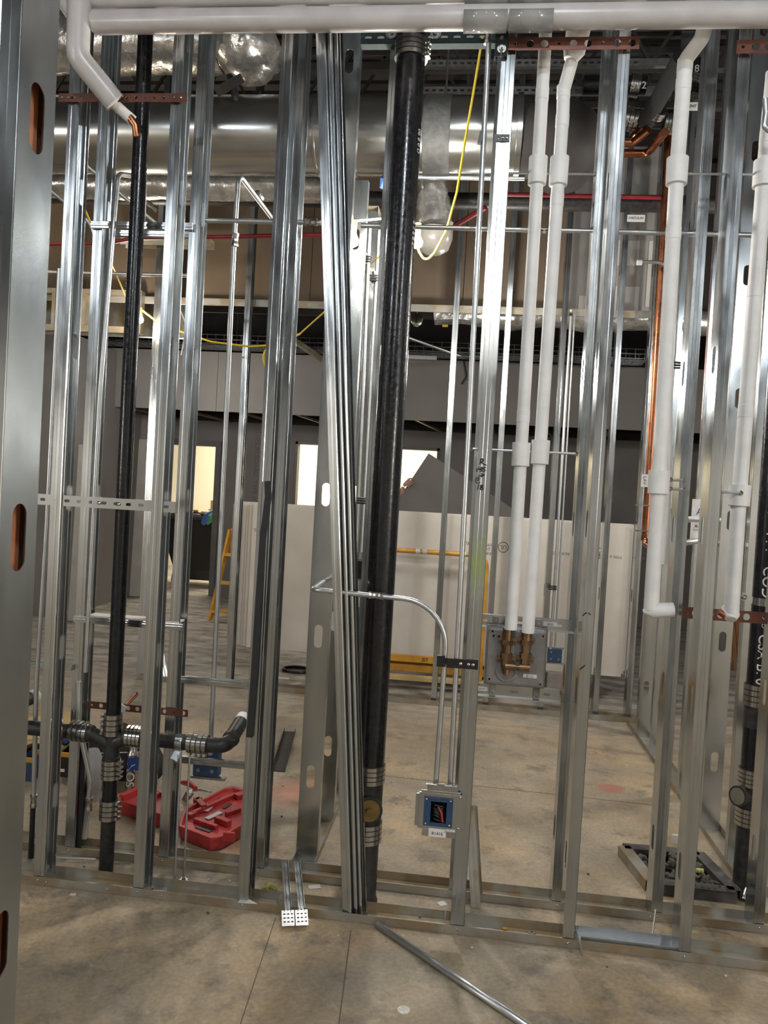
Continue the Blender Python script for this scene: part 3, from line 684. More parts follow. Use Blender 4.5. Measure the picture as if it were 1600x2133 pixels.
coupling(p3, V3(zw1), V3(zw2), R3, (.3, -1, 0)); coupling(p3, V3(zw3), V3(zw4), R3, (1, .3, 0)); coupling(p3, V3(zk1), V3(zk2), R3, (1, .4, 0))
q1 = Vector((xb3+.09, Y3, zk1-.13)); q2 = Vector((xb3+.135, Y3, zk1-.175)); coupling(p3, q1, q2, R3, (0, -1, .2), 3)
for s, py, sz in (('CSA B70', 1370, .058), ('COD', 1210, .058), ('. 1 7', 1130, .05), ('50', 1060, .05)):
    zz = P(1580, py, Y3).z; text('lettering', s, (xb3, Y3, zz), sz, WINK, p3, wrap=(V3(0), R3, -pi/2-.05), bold=.0003)
for k, py in enumerate((1281, 1299)):
    zz = P(1580, py, Y3).z; c0 = V3(zz)+Vector((.0, -R3-.0015, 0)); bm = NB()
    lathe(bm, c0, (0, -1, 0), [(0, .013), (.0012, .013), (.0012, .0110), (0, .0110)], 20, False); o_ = ob('stamp_ring', bm, WINK, p3)
zz = P(1580, 1299, Y3).z; text('lettering', 'P', (xb3, Y3, zz), .02, WINK, p3, wrap=(V3(0), R3, -pi/2))
zz = P(1580, 1281, Y3).z; text('lettering', '\u2736*', (xb3, Y3, zz), .02, WINK, p3, wrap=(V3(0), R3, -pi/2)) if False else text('lettering', '*', (xb3, Y3, zz), .035, WINK, p3, wrap=(V3(0), R3, -pi/2+.1))
zz = P(1580, 1252, Y3).z
bm = NB(); lathe(bm, V3(zz-.016), (0, 0, 1), [(0, R3+.001), (0, R3+.004), (.032, R3+.004), (.032, R3+.001)], 24); beam(bm, V3(zz)+Vector((-R3, -.01, 0)), V3(zz)+Vector((-R3-.05, -.01, .02)), .03, .004, (0, 1, 0)); screwhead(bm, V3(zz)+Vector((-R3-.04, -.015, .015)), (0, -1, 0), .011, .012); ob('riser_clamp', bm, GALV, p3, True)
lq = G(1549, 1878); tube('leaning_rod', [Vector((lq.x, lq.y, .008)), Vector((P(1579, 1780, lq.y+.12).x, lq.y+.12, P(1579, 1780, lq.y+.12).z))], .013, EMT, label='short conduit offcut leaning at the foot of the right black pipe', cat='pipe')

# ================================================================== WHITE INSULATED PIPES
YW = -.075
# horizontal pair at the top
def H(px, py, Y=YW): return P(px, py, Y)
zB = (P(300, 40, YW).z+P(1200, 40, YW).z)/2; zA = P(700, -12, YW).z
pa_ = H(205, 42); pbx = H(1700, 42)
hb = thing('insulated_pipe', 'lower one of two white insulated pipes running along the top', 'pipe', (pa_.x, YW, zB))
bm = NB(); L0 = P(300, 42, YW).x
sweep(bm, [Vector((P(192, 42, YW).x, YW, zB)), Vector((P(200, 42, YW).x, YW, zB)), Vector((1.5, YW, zB)), Vector((3.4, YW, zB))], .041, 24, [.033, .041, .041, .041]); ob('jacket', bm, WHITEG, hb, True)
ha = thing('insulated_pipe', 'upper one of two white insulated pipes running along the top', 'pipe', (pa_.x, YW, zA))
xe = P(1540, 0, YW).x
bm = NB(); sweep(bm, fillet([Vector((P(165, -10, YW).x, YW, zA)), Vector((xe, YW, zA)), Vector((xe, YW, zA+.4))], .09, 8), .041, 24); ob('jacket', bm, WHITEG, ha, True)
# clear plastic saddles
for zc_, nm in ((zB, hb), (zA, ha)):
    bm = NB(); a, b = P(967, 30, YW).x, P(1152, 30, YW).x
    for y0, y1, s in ((0, 1, 1),):
        n = 12
        for (u0, u1) in ((a, (a+b)/2-.003), ((a+b)/2+.003, b)):
            rings = []
            for x in (u0, u1): rings.append([bm.verts.new((x, YW+cos(t)*.047, zc_+sin(t)*.047)) for t in [pi*1.0+pi*k/n for k in range(n+1)]])
            for k in range(n): bm.faces.new((rings[0][k], rings[0][k+1], rings[1][k+1], rings[1][k]))
    ob('clear_saddle', bm, PLAST, nm, True, solid=.002, label='clear plastic saddle')
# left elbow pipe: comes down and turns right
YE = -.10
el = thing('insulated_elbow_pipe', 'shiny white elbow pipe dropping from the top left toward the thin black pipe', 'pipe', P(165, 100, YE))
pts = [P(168, -80, YE), P(162, 118, YE), P(240, 214, YE+.08)]
bm = NB(); sweep(bm, fillet(pts, .07, 8), .041, 24); ob('jacket', bm, WHITEG, el, True)
bm = NB(); cyl(bm, P(225, 205, YE+.09), P(278, 252, YE+.16), .020, 16); ob('pipe_end', bm, WHITE, el, True)
bm = NB(); sweep(bm, [P(262, 232, YE+.14), P(283, 262, .05), P(285, 285, .06)], .015, 14); ob('pipe_stub', bm, COPPER, el, True)
e2 = tube('insulated_pipe', [P(118, -40, YE+.06), P(138, 8, YE+.06), P(153, 30, YE+.06)], .03, WHITEG, label='short white pipe behind the top left elbow', cat='pipe')
tube('thin_white_riser', [P(306, 262, .2), P(300, 460, .2)], .006, WHITE, label='thin white tube just right of the thin black pipe at the top', cat='pipe')

YV = .11
def collar(parent, c0, c1, r):
    bm = NB(); lathe(bm, c0, Vector(c1)-Vector(c0), [(0, r-.01), (.003, r), ((Vector(c1)-Vector(c0)).length, r+.001), ((Vector(c1)-Vector(c0)).length+.001, r-.012)], 22); return ob('collar', bm, WHITE, parent, True)
def joints(parent, x, zs, r):
    for z in zs:
        bm = NB(); lathe(bm, (x, YV, z), (0, 0, 1), [(0, r), (.001, r+.0012), (.045, r+.0012), (.046, r)], 20); ob('jacket_lap', bm, WHITE, parent, True)
def on_axis(pts, z):
    for a, b in zip(pts[:-1], pts[1:]):
        if min(a.z, b.z) <= z <= max(a.z, b.z) and abs(a.z-b.z) > 1e-6: return a.lerp(b, (z-a.z)/(b.z-a.z)), (a-b).normalized()
    return pts[-1].copy(), Vector((0, 0, 1))
def wpipe(lab, pts, r, px0, cols, laps, fr=.05, Y=YV, bottom=None):
    w = thing('insulated_pipe', lab, 'pipe', pts[-1])
    bm = NB(); sweep(bm, fillet(pts, fr, 6), r, 22); ob('jacket', bm, WHITE, w, True)
    for (px, pt0, pb0) in cols:
        a = on_axis(pts, P(px, pb0, Y).z)[0]; b = on_axis(pts, P(px, pt0, Y).z)[0]; collar(w, a, b, r*1.42)
    for (px, py) in laps:
        c, dv = on_axis(pts, P(px, py, Y).z); bm = NB(); lathe(bm, c, dv, [(0, r), (.001, r+.0012), (.045, r+.0012), (.046, r)], 20); ob('jacket_lap', bm, WHITE, w, True)
    return w
rW = .0235
xw2 = P(1064, 1310, YV).x
w2 = wpipe('left one of two white vertical pipes above the shower valve box', [Vector((P(1140, 0, YV).x, YV, P(1140, 20, YV).z)), Vector((P(1134, 120, YV).x, YV, P(1134, 120, YV).z)), Vector((xw2, YV, P(1064, 1311, YV).z))], rW, 0, [(1119, 328, 386), (1081, 922, 972)], [(1084, 880), (1128, 210)])
xw3 = P(1100, 1318, YV).x
w3 = wpipe('right one of two white pipes above the shower valve box, bent tee at its top', [P(1204, 40, YV-.08), P(1200, 95, YV-.06), P(1174, 190, YV), P(1173, 230, YV), Vector((xw3, YV, P(1100, 1318, YV).z))], rW, 0, [(1165, 328, 388), (1123, 917, 968)], [(1172, 205), (1166, 265), (1154, 430)], fr=.03)
bm = NB(); c0 = P(1205, 62, YV-.10); c1 = P(1196, 108, YV-.05); sweep(bm, [c0+Vector((0, 0, .05)), c0, c1, c1+Vector((-.012, 0, -.03))], .04, 20, [.045, .043, .040, .025]); ob('tee_cover', bm, WHITE, w3, True)
w4 = wpipe('white pipe right of centre that turns right in a mitred elbow at knee height', [P(1472, 40, YV-.08), P(1462, 80, YV-.06), P(1428, 125, YV), P(1412, 330, YV), P(1357, 1270, YV)], rW*1.13, 0, [(1413, 330, 386), (1371, 980, 1030)], [(1417, 190), (1407, 500), (1420, 150)], fr=.03)
bm = NB(); a = P(1357, 1272, YV); b = P(1403, 1270, YV); sweep(bm, [a+Vector((-.03, 0, -.004)), a+Vector((0, 0, .0)), b], .03, 20, [.006, .028, .026]); ob('elbow_jacket', bm, WHITE, w4, True)
w5 = wpipe('white pipe nearest the right edge, ending in a rounded elbow', [P(1612, 150, YV), P(1594, 340, YV), P(1538, 1060, YV), P(1524, 1270, YV), P(1524, 1284, YV)], rW*1.13, 0, [(1586, 335, 391), (1538, 1010, 1055)], [(1572, 620), (1553, 870), (1590, 300)])
bm = NB(); c = P(1523, 1280, YV); sweep(bm, [c+Vector((0, .03, .02)), c, c+Vector((-.004, -.012, -.016))], .03, 18, [.026, .03, .020]); ob('elbow_jacket', bm, WHITE, w5, True)
bm = NB(); cyl(bm, P(1510, 1282, YV), P(1497, 1274, YV), .012, 14); ob('pipe_stub', bm, COPPER, w5, True)
tube('insulated_pipe', [P(1396, 700, .5), P(1386, 1175, .5)], .017, WHITE, label='short thin white pipe behind the mitred elbow pipe', cat='pipe')
wu = tube('bent_tube', [P(1594, 206, .0), P(1596, 235, .0), P(1592, 262, .0), P(1606, 276, .0), P(1620, 262, 0)], .010, EMT, fr=.02, label='steel tube hook at the top of the right edge', cat='pipe')

# support rods with nuts
def rod(lab, a, b, Y, r=.0045):
    p, q = P(*a, Y), P(*b, Y); p.z = q.z = (p.z+q.z)/2
    t = thing('support_rod', lab, 'threaded rod', p)
    bm = NB(); n = 30; sweep(bm, [p.lerp(q, k/n) for k in range(n+1)], r, 8, [r+.0004*(k % 2) for k in range(n+1)]); ob('rod', bm, EMT, t, True)
    for e, s in ((q, -1), (p, 1)):
        bm = NB(); lathe(bm, e+(q-p).normalized()*(s*.006), (q-p), [(0, .009), (.006, .009), (.006, .006), (.010, .006)], 6); ob('nut', bm, SST, t)
rod('steel rod holding the two white pipes near the top, between marked stud and valve stud', (1052, 358), (1240, 366), YV)
rod('steel rod holding the two white pipes at mid height beside the marker writing', (976, 938), (1202, 942), YV)
rod('steel rod right of the mitred elbow pipe near the top', (1432, 362), (1600, 364), YV)
rod('short steel rod into the collar of the right white pipe', (1494, 1024), (1545, 1028), YV-.04)
rod('short steel rod at the lower collar of the mitred elbow pipe, upper one', (1392, 999), (1425, 1001), YV)
rod('short steel rod at the lower collar of the mitred elbow pipe, lower one', (1392, 1018), (1425, 1020), YV)

# ================================================================== CONDUIT
def conduit(lab, pts, r=.009, fr=.1, cps=(), mt=None, **k):
    t = thing('conduit', lab, 'conduit', pts[0])
    bm = NB(); sweep(bm, fillet(pts, fr, 9), r, 14); ob('tube', bm, mt or EMT, t, True)
    for (a, d) in cps:
        bm = NB(); lathe(bm, Vector(a)-Vector(d).normalized()*.028, d, [(0, r+.001), (.001, r+.005), (.012, r+.005), (.016, r+.003), (.028, r+.0022), (.040, r+.003), (.044, r+.005), (.055, r+.005), (.056, r+.001)], 8); ob('conduit_coupling', bm, SST, t, True)
    return t
YC = .02
e1x = P(938, 1632, YC).x; e1z = P(938, 1636, YC).z
c1 = conduit('conduit rising straight up beside the marked stud from the wiring box', [Vector((e1x, YC, e1z)), Vector((P(1018, 90, YC).x, YC, P(1018, 90, YC).z)), Vector((P(1024, -60, YC).x, YC, P(1024, -60, YC).z))], .0098, cps=[(P(1017, 76, YC), (0, 0, 1))])
xk = P(908, 1632, YC).x; zk = P(790, 1246, YC).z
c2 = conduit('conduit bending left from the wiring box across the big black pipe', [Vector((xk, YC, e1z)), Vector((xk+.008, YC, zk)), Vector((P(652, 1222, YC).x, YC, P(652, 1228, YC).z)), P(678, 1208, .46), P(700, 1200, .8)], .0098, [.17, .035, .02], cps=[(Vector((P(783, 1246, YC).x, YC, zk+(P(652, 1228, YC).z-zk)*((P(783, 1246, YC).x-xk-.008)/(P(652, 1222, YC).x-xk-.008)))), (xk+.008-P(652, 1222, YC).x, 0, zk-P(652, 1228, YC).z))])
YH = .37
c3 = conduit('long horizontal conduit crossing behind all the right-hand studs near head height', [P(752, 470, YH), Vector((P(1750, 490, YH).x, YH, P(1300, 486, YH).z))], .0098, cps=[(P(1133, 483, YH), (1, 0, 0))])
for o_ in c3.children: pass
c4 = conduit('horizontal conduit across the left of centre, behind the strip stud', [P(428, 459, .3), P(668, 464, .3)], .0105, cps=[(P(647, 463, .3), (1, 0, 0))])
c5 = conduit('conduit loop left of centre rising and bending down to the right', [P(438, 1572, .30), P(488, 500, .30), P(497, 362, .32), P(565, 452, .75), P(600, 500, .9)], .0100, [.2, .05, .1], cps=[(P(490, 500, .3), (0, 0, 1)), (P(540, 408, .6), P(565, 452, .75)-P(505, 366, .34))])
c6 = conduit('conduit on the left with a curved top behind the thin black pipe', [P(178, 1400, .245), P(208, 820, .245), P(237, 462, .245), P(246, 362, .28), P(275, 366, .4)], .0100, [.2, .2, .06])
c7 = conduit('conduit low on the left bending toward a floor stub', [P(164, 1420, .25), P(164, 1510, .25), P(190, 1630, .25), P(182, 1690, .25), P(176, 1745, .28)], .0115, [.1, .1, .1], cps=[(P(185, 1675, .25), (0, 0, 1))])
c8 = conduit('conduit left of the first front stud running to the floor', [Vector(P(124, 560, .20)), P(97, 1100, .20), P(76, 1420, .20), P(70, 1660, .20)], .0098, cps=[(P(70, 1668, .20), (0, 0, 1))])
bm = NB(); g1 = P(69, 1680, .20); sweep(bm, [Vector((g1.x, .20, .0)), g1], .011, 12); ob('floor_stub', bm, BLK, label='black stub under the left conduit', cat='pipe')
bm = NB(); g1 = P(168, 1640, .30); sweep(bm, [Vector((g1.x, .30, .0)), Vector((g1.x, .30, g1.z+.25))], .014, 12); ob('dark_tube', bm, RUB, label='dark tube standing behind the left back stud with purple primer', cat='pipe')
conduit('conduit in the far wall above the blue box behind the right white pipe', [P(1147, 1352, 3.05), P(1190, 655, 3.05)], .0105, cps=[(P(1190, 652, 3.05), (0, 0, 1))])
conduit('second thin conduit above the far blue box', [P(1156, 1352, 3.08), P(1197, 655, 3.08)], .007)
conduit('conduit slanting under the round duct at upper left, upper one', [P(150, 320, .7), P(330, 470, 1.0)], .0105, cps=[(P(318, 430, .95), P(330, 470, 1.0)-P(150, 320, .7))])
conduit('conduit slanting under the round duct at upper left, lower one', [P(60, 360, .8), P(195, 470, 1.0), P(196, 520, 1.0)], .0105)
conduit('thin rail conduit behind the left studs under the red pipe', [P(60, 566, 2.2), P(400, 574, 2.2)], .0125)
conduit('thin conduit bundle in the left cross wall, left tube', [P(770, 470, .98), P(741, 1150, .98)], .0105, cps=[(P(763, 540, .98), (0, 0, 1))])
conduit('thin conduit bundle in the left cross wall, right tube', [P(790, 480, 1.1), P(752, 1150, 1.1)], .0105, cps=[(P(780, 578, 1.1), (0, 0, 1))])
conduit('copper-lit conduit by the mitred pipe in the right cross wall', [P(1445, 520, 1.05), P(1400, 1020, 1.05)], .009)
# loose conduit on the near floor
a = G(786, 1926, .012); b = G(1118, 2150, .012)
bm = NB(); sweep(bm, [a, b+(b-a)*.2], .0115, 16, caps=False); ob('loose_conduit', bm, EMT, None, True, solid=.0015, label='loose length of conduit lying on the near floor', cat='conduit')
# black conduit clips
def blackstrap(lab, a, b, Y, hgt, n):
    p, q = P(*a, Y), P(*b, Y); p.z = q.z = (p.z+q.z)/2
    o = rail('black_bracket', p, q, hgt, .002, BLK, None, [((q-p).length*.25, .003)], lab, 'bracket')
    for f in n:
        bm = NB(); screwhead(bm, p.lerp(q, f)+Vector((0, -.002, 0)), (0, -1, 0), .0055, .004); ob('screw', bm, SST, o, True)
    return o
o = blackstrap('black perforated bracket screwed across the lower part of the marked stud', (930, 1380), (996, 1386), .003, .034, (.45, .70, .84))
bm = NB(); c = P(919, 1375, YC); beam(bm, c+Vector((0, -.012, -.02)), c+Vector((0, -.012, .02)), .03, .02, (0, 1, 0)); beam(bm, c+Vector((0, -.01, 0)), c+Vector((.05, -.01, 0)), .004, .02); ob('conduit_clip', bm, BLK, o)
o = blackstrap('black bracket screwed across the upper part of the marked stud', (1030, 287), (1062, 287), .003, .026, (.55, .80))
bm = NB(); c = P(1006, 290, YC); beam(bm, c+Vector((-.012, -.01, -.022)), c+Vector((-.005, -.01, .022)), .014, .014, (0, 1, 0)); ob('conduit_clip', bm, BLK, o)
for (px, py, y_, lab) in ((763, 541, .97, 'black clip on the bright conduits left of the big pipe, upper one'), (778, 580, 1.09, 'black clip on the bright conduits left of the big pipe, lower one'), (757, 1043, .98, 'black clip low on the conduits behind the leaning bundle'), (1151, 1224, 3.04, 'black clip on the far conduit above the blue box'), (1413, 762, .9, 'small black clip beside the mitred pipe')):
    c = P(px, py, y_); bm = NB()
    for dz in (-.012, 0, .012): lathe(bm, c+Vector((-.03, -.012, dz)), (1, 0, 0), [(0, .005), (.06, .005)], 6)
    ob('conduit_clip', bm, BLK, label=lab, cat='clip')

# wiring box at the foot of the marked stud
yb = -.004
wb = thing('wiring_box', 'blue wiring box on a steel bracket beside the marked stud, labelled R1415', 'electrical box', P(913, 1690, yb))
zc_ = P(913, 1690, yb); U_ = .00178
bm = NB(); xc, zc = zc_.x, zc_.z; fw = .073
for a, b in (((-fw, -.067), (-.048, .067)), ((.048, -.067), (fw+.012, .067)), ((-.048, .048), (.048, .067)), ((-.048, -.067), (.048, -.048)), ((-.066, .067), (.078, .076)), ((-.045, .076), (.065, .104)), ((-.055, -.094), (.066, -.067))):
    box(bm, (xc+a[0], yb-.003, zc+a[1]), (xc+b[0], yb, zc+b[1]))
box(bm, (xc-.052, yb-.018, zc+.100), (xc-.010, yb, zc+.104)); box(bm, (xc+.018, yb-.018, zc+.100), (xc+.064, yb, zc+.104)); box(bm, (xc+.03, yb-.014, zc-.070), (xc+.066, yb, zc-.066)); box(bm, (xc-.085, yb-.0, zc-.06), (xc-.073, yb+.03, zc+.06))
ob('bracket_plate', bm, GALV, wb, bevel=.0008)
bm = NB(); 
for a, b in (((-.053, -.053), (-.028, .053)), ((.030, -.053), (.053, .053)), ((-.028, .038), (.03, .053)), ((-.028, -.053), (.03, -.040))): box(bm, (xc+a[0], yb-.010, zc+a[1]), (xc+b[0], yb-.0035, zc+b[1]))
ob('cover_ring', bm, BLUE, wb, bevel=.001)
bm = NB(); box(bm, (xc-.05, yb+.001, zc-.05), (xc+.05, yb+.045, zc+.05)); bmesh.ops.delete(bm, geom=[f for f in bm.faces if abs(f.calc_center_median().y-(yb+.001)) < 1e-4], context='FACES'); ob('box_body', bm, BLUE, wb, solid=.0015)
for k in range(7):
    bm = NB(); z_ = zc-.03+k*.009; sweep(bm, fillet([(xc-.026, yb+.02, z_), (xc-.01, yb-.002, z_+.008*sin(k)), (xc+.012, yb+.002, z_-.006), (xc+.026, yb+.02, z_+.004)], .008, 4), .004, 8); ob('black_wire', bm, BLK, wb, True)
bm = NB(); sweep(bm, fillet([(xc-.005, yb+.01, zc+.02), (xc+.012, yb-.008, zc+.0), (xc+.018, yb-.006, zc-.035)], .01, 4), .0042, 8); ob('red_wire', bm, RED, wb, True)
for sx, sz in ((-.045, .045), (.043, .045), (-.045, -.045), (.043, -.045), (.077, .06), (.077, -.055)):
    bm = NB(); screwhead(bm, (xc+sx, yb-.0035 if abs(sx) > .06 else yb-.010, zc+sz), (0, -1, 0), .004); ob('screw', bm, SST, wb, True)
lc = P(912, 1736, yb-.004); bm = NB(); box(bm, (lc.x-.034, yb-.0052, lc.z-.013), (lc.x+.030, yb-.0035, lc.z+.017)); lb = ob('paper_label', bm, LABEL, wb)
text('lettering', 'R1415', (lc.x-.002, yb-.006, lc.z-.001), .016, GINK, lb)

def smallbox(lab, px, py, Y, s, mt=BLUE):
    c = P(px, py, Y); t = thing('junction_box', lab, 'electrical box', c); bm = NB(); box(bm, (c.x-s/2, Y, c.z-s/2), (c.x+s/2, Y+.05, c.z+s/2)); ob('box_body', bm, mt, t, bevel=.004)
    bm = NB(); box(bm, (c.x-s/2-.012, Y+.005, c.z+s/2), (c.x+s/2+.02, Y+.03, c.z+s/2+.008)); ob('mounting_bracket', bm, GALV, t); bm = NB(); box(bm, (c.x-s/2-.01, Y+.005, c.z-s/2-.012), (c.x+s/2+.03, Y+.03, c.z-s/2-.002)); ob('mounting_bracket', bm, GALV, t)
    for k in range(4):
        bm = NB(); lathe(bm, (c.x+(k % 2-.5)*s*.55, Y-.0005, c.z+(k//2-.5)*s*.5), (0, -1, 0), [(0, s*.08), (.002, s*.08)], 10); ob('knockout', bm, GALV if k < 3 else mt, t)
    return t
smallbox('blue junction box in the far wall right of the valve box', 1156, 1366, 3.05, .105)
smallbox('brown-grey junction box in the far wall below the blue one', 1157, 1418, 3.05, .12, GREYP)
smallbox('dark blue junction box behind the black pipe arm, above the red case', 428, 1592, .31, .11)
smallbox('black junction box in the left cross wall behind the leaning bundle', 752, 1187, 1.1, .09, BLK)

# ================================================================== SHOWER VALVE BOX
yv = .17
vb = thing('shower_valve_box', 'grey shower valve box with brass valves between the marked stud and the next', 'valve box', P(1075, 1370, yv))
c = P(1075, 1370, yv); xc, zc = c.x, c.z; hw, hh = .112, .112
bm = NB(); box(bm, (xc-hw, yv, zc-hh), (xc+hw, yv+.045, zc+hh)); ob('box_shell', bm, GREYP, vb, bevel=.012)
bm = NB(); box(bm, (xc-hw-.006, yv+.03, zc-hh-.006), (xc+hw+.006, yv+.036, zc+hh+.006)); ob('box_flange', bm, GREYP, vb, bevel=.003)
for sx, sz in ((-.095, .095), (.098, .09), (-.097, -.09), (.098, -.095), (-.09, .078), (-.07, .078)):
    bm = NB(); lathe(bm, (xc+sx, yv+.001, zc+sz), (0, -1, 0), [(0, .007), (.003, .007), (.003, .004), (.001, .004)], 12); ob('screw_boss', bm, GREYP, vb, True)
lz = P(1101, 1408, yv).z; lx = P(1104, 1408, yv).x
bm = NB(); box(bm, (lx-.026, yv-.0015, lz-.007), (lx+.026, yv+.001, lz+.007)); l2 = ob('paper_label', bm, LABEL, vb); text('lettering', '||| || |||', (lx, yv-.0022, lz), .010, GINK, l2)
bm = NB(); dc = P(1055, 1397, yv); lathe(bm, (dc.x, yv, dc.z), (0, -1, 0), [(0, .041), (.006, .041), (.006, .033), (.003, .033), (.003, .01)], 28); ob('round_port', bm, GREYP, vb, True)
for (px, lab) in ((1058, 'left'), (1098, 'right')):
    yq = yv-.022; t0 = P(px, 1312, yq); zs = [P(px, y, yq).z for y in (1318, 1333, 1343, 1352, 1360, 1372, 1384, 1392)]
    vx = t0.x
    bm = NB(); lathe(bm, (vx, yq, zs[7]), (0, 0, 1), [(0, 0.0150), (zs[6]-zs[7], 0.0163)], 8)
    lathe(bm, (vx, yq, zs[6]), (0, 0, 1), [(0, 0.0175), (zs[5]-zs[6], 0.0175)], 6)
    lathe(bm, (vx, yq, zs[5]), (0, 0, 1), [(0, 0.0238), (zs[4]-zs[5], 0.0238)], 6)
    lathe(bm, (vx, yq, zs[4]), (0, 0, 1), [(0, 0.0163), (zs[2]-zs[4], 0.0163)], 12)
    lathe(bm, (vx, yq, zs[2]), (0, 0, 1), [(0, 0.0225), (zs[1]-zs[2], 0.0238)], 6)
    lathe(bm, (vx, yq, zs[1]), (0, 0, 1), [(0, 0.0187), (zs[0]-zs[1]+.02, 0.0187)], 14)
    v_ = ob('valve_body', bm, BRASS, vb)
    for zq in (zs[1], zs[5]):
        bm = NB(); beam(bm, (vx-.034, yq+.008, zq), (vx+.034, yq+.008, zq), .008, .012); ob('valve_ear', bm, BRASS, v_)
    bm = NB(); cyl(bm, (vx, yq, zs[0]-.005), (vx, yq-.008, zs[0]+.03), .0115, 12); ob('pipe_stub', bm, COPPER, v_, True)
yq = yv-.028; a = P(1052, 1387, yq); b = P(1103, 1391, yq); a.z = b.z = (a.z+b.z)/2
bm = NB(); lathe(bm, a, b-a, [(0, .015), ((b-a).length*.42, .015), ((b-a).length*.42, .008), ((b-a).length*.58, .008), ((b-a).length*.58, .015), ((b-a).length, .015)], 14); ob('cross_piece', bm, BRASS, vb, True)
bm = NB(); lathe(bm, P(1055, 1387, yv-.024), (0, 0, -1), [(0, .012), (.03, .012), (.03, .008), (.034, .008)], 8); ob('outlet_body', bm, BRASS, vb)
for (pyc, h_, nm) in ((1297, .046, 'top'), (1441, .046, 'bottom')):
    p, q = P(976, pyc-6, yv+.05), P(1196 if nm == 'top' else 1166, pyc+7, yv+.05); p.z = q.z = (p.z+q.z)/2; L = (q-p).length
    o = rail('support_bracket', p, q, h_, .002, GALV, vb, [(L*f, .005) for f in (.15, .5, .85)], ret=.015, hr=.005, hl=.016)
    bm = NB(); beam(bm, p+Vector((0, -.008, -h_/2)), q+Vector((0, -.008, -h_/2)), .018, .003); ob('bright_lip', bm, EMT, o)
    lx_ = P(1147 if nm == 'top' else 1003, pyc, yv+.04); bm = NB(); box(bm, (lx_.x-.026, lx_.y+.0055, p.z-.004), (lx_.x+.026, lx_.y+.0085, p.z+.012)); ll = ob('paper_label', bm, LABEL, o)
    text('lettering', '||||| ||||', (lx_.x, lx_.y+.005, p.z+.004), .009, GINK, ll)
    for pxk in ((1033, 1123) if nm == 'top' else (1026, 1118)):
        k_ = P(pxk, pyc, yv+.03); bm = NB(); z_ = p.z; e = -1 if nm == 'top' else 1
        box(bm, (k_.x-.012, yv+.036, z_-.02 if e > 0 else z_-.038), (k_.x+.012, yv+.046, z_+.02 if e < 0 else z_+.038)); screwhead(bm, (k_.x, yv+.036, z_), (0, -1, 0), .008); ob('clip_tab', bm, GREYP, vb, bevel=.001)

# ================================================================== COPPER
def copper(lab, pts, r, fr=.04, rings=()):
    t = thing('copper_pipe', lab, 'pipe', pts[-1]); bm = NB(); sweep(bm, fillet(pts, fr, 8), r, 16); ob('tube', bm, COPPER, t, True)
    for a, d in rings:
        bm = NB(); lathe(bm, Vector(a)-Vector(d)*.02, d, [(0, r), (.001, r+.003), (.04, r+.003), (.041, r)], 16); ob('fitting', bm, COPPER, t, True)
    return t
yc = 2.2
cp = copper('tall copper pipe left of the mitred white pipe, turning at its foot', [P(1396, 250, yc), P(1352, 1000, yc), P(1344, 1130, yc), P(1362, 1140, yc-.1)], .0265, .05, [(P(1378, 600, yc), (0, 0, 1)), (P(1345, 1120, yc), (0, 0, 1))])
for py in (1052, 1105):
    a, b = P(1322, py, yc-.03), P(1362, py+2, yc-.03); bm = NB(); beam(bm, a, b, .02, .008); ob('pipe_bracket', bm, GALV, cp)
a = P(1343, 1001, yc-.027); bm = NB(); box(bm, (a.x-.02, a.y-.003, a.z-.04), (a.x+.02, a.y+.001, a.z+.04)); l_ = ob('paper_label', bm, LABEL, cp); text('lettering', 'LAV', (a.x, a.y-.004, a.z), .03, GINK, l_, right=(0, 0, -1), up=(1, 0, 0))
copper('upper copper pipe running across behind the white pipes, upper one', [P(1180, 296, 2.0), P(1318, 297, 2.0), P(1352, 270, 1.9)], .024)
copper('upper copper pipe running across behind the white pipes, lower one', [P(1180, 318, 2.1), P(1350, 320, 2.1), P(1385, 275, 1.8)], .024)
copper('copper pipe running back high at the right by the cast iron wye', [P(1310, 300, 2.1), P(1345, 245, 1.9)], .02)
tube('grey_tube', [P(1336, 546, 2.1), P(1372, 546, 2.1), P(1400, 556, 2.1)], .011, EMT, label='short capped tube sticking out left by the copper pipe', cat='pipe')
cd_ = P(1334, 547, 2.1); bm = NB(); cyl(bm, cd_+Vector((-.02, 0, 0)), cd_+Vector((.01, 0, 0)), .016, 12); ob('tube_cap', bm, WHITE, label='white cap on the short tube beside the copper pipe', cat='cap')
# orange-brown legs seen low right (A-frame)
for k, (a, b, lab) in enumerate((((1521, 1300), (1531, 1397), 'left one of two rusty props standing beyond the right cross wall'), ((1529, 1300), (1541, 1397), 'right one of two rusty props standing beyond the right cross wall'))):
    q = G(b[0], b[1]); p = P(a[0]+2, a[1]-60, q.y); bm = NB(); beam(bm, q, p, .024, .03); beam(bm, q+Vector((-.08, 0, .12)), q+Vector((.08, 0, .12)), .02, .02); ob('wooden_prop', bm, mat('rusty_wood', (.28, .12, .04), .7), label=lab, cat='prop')

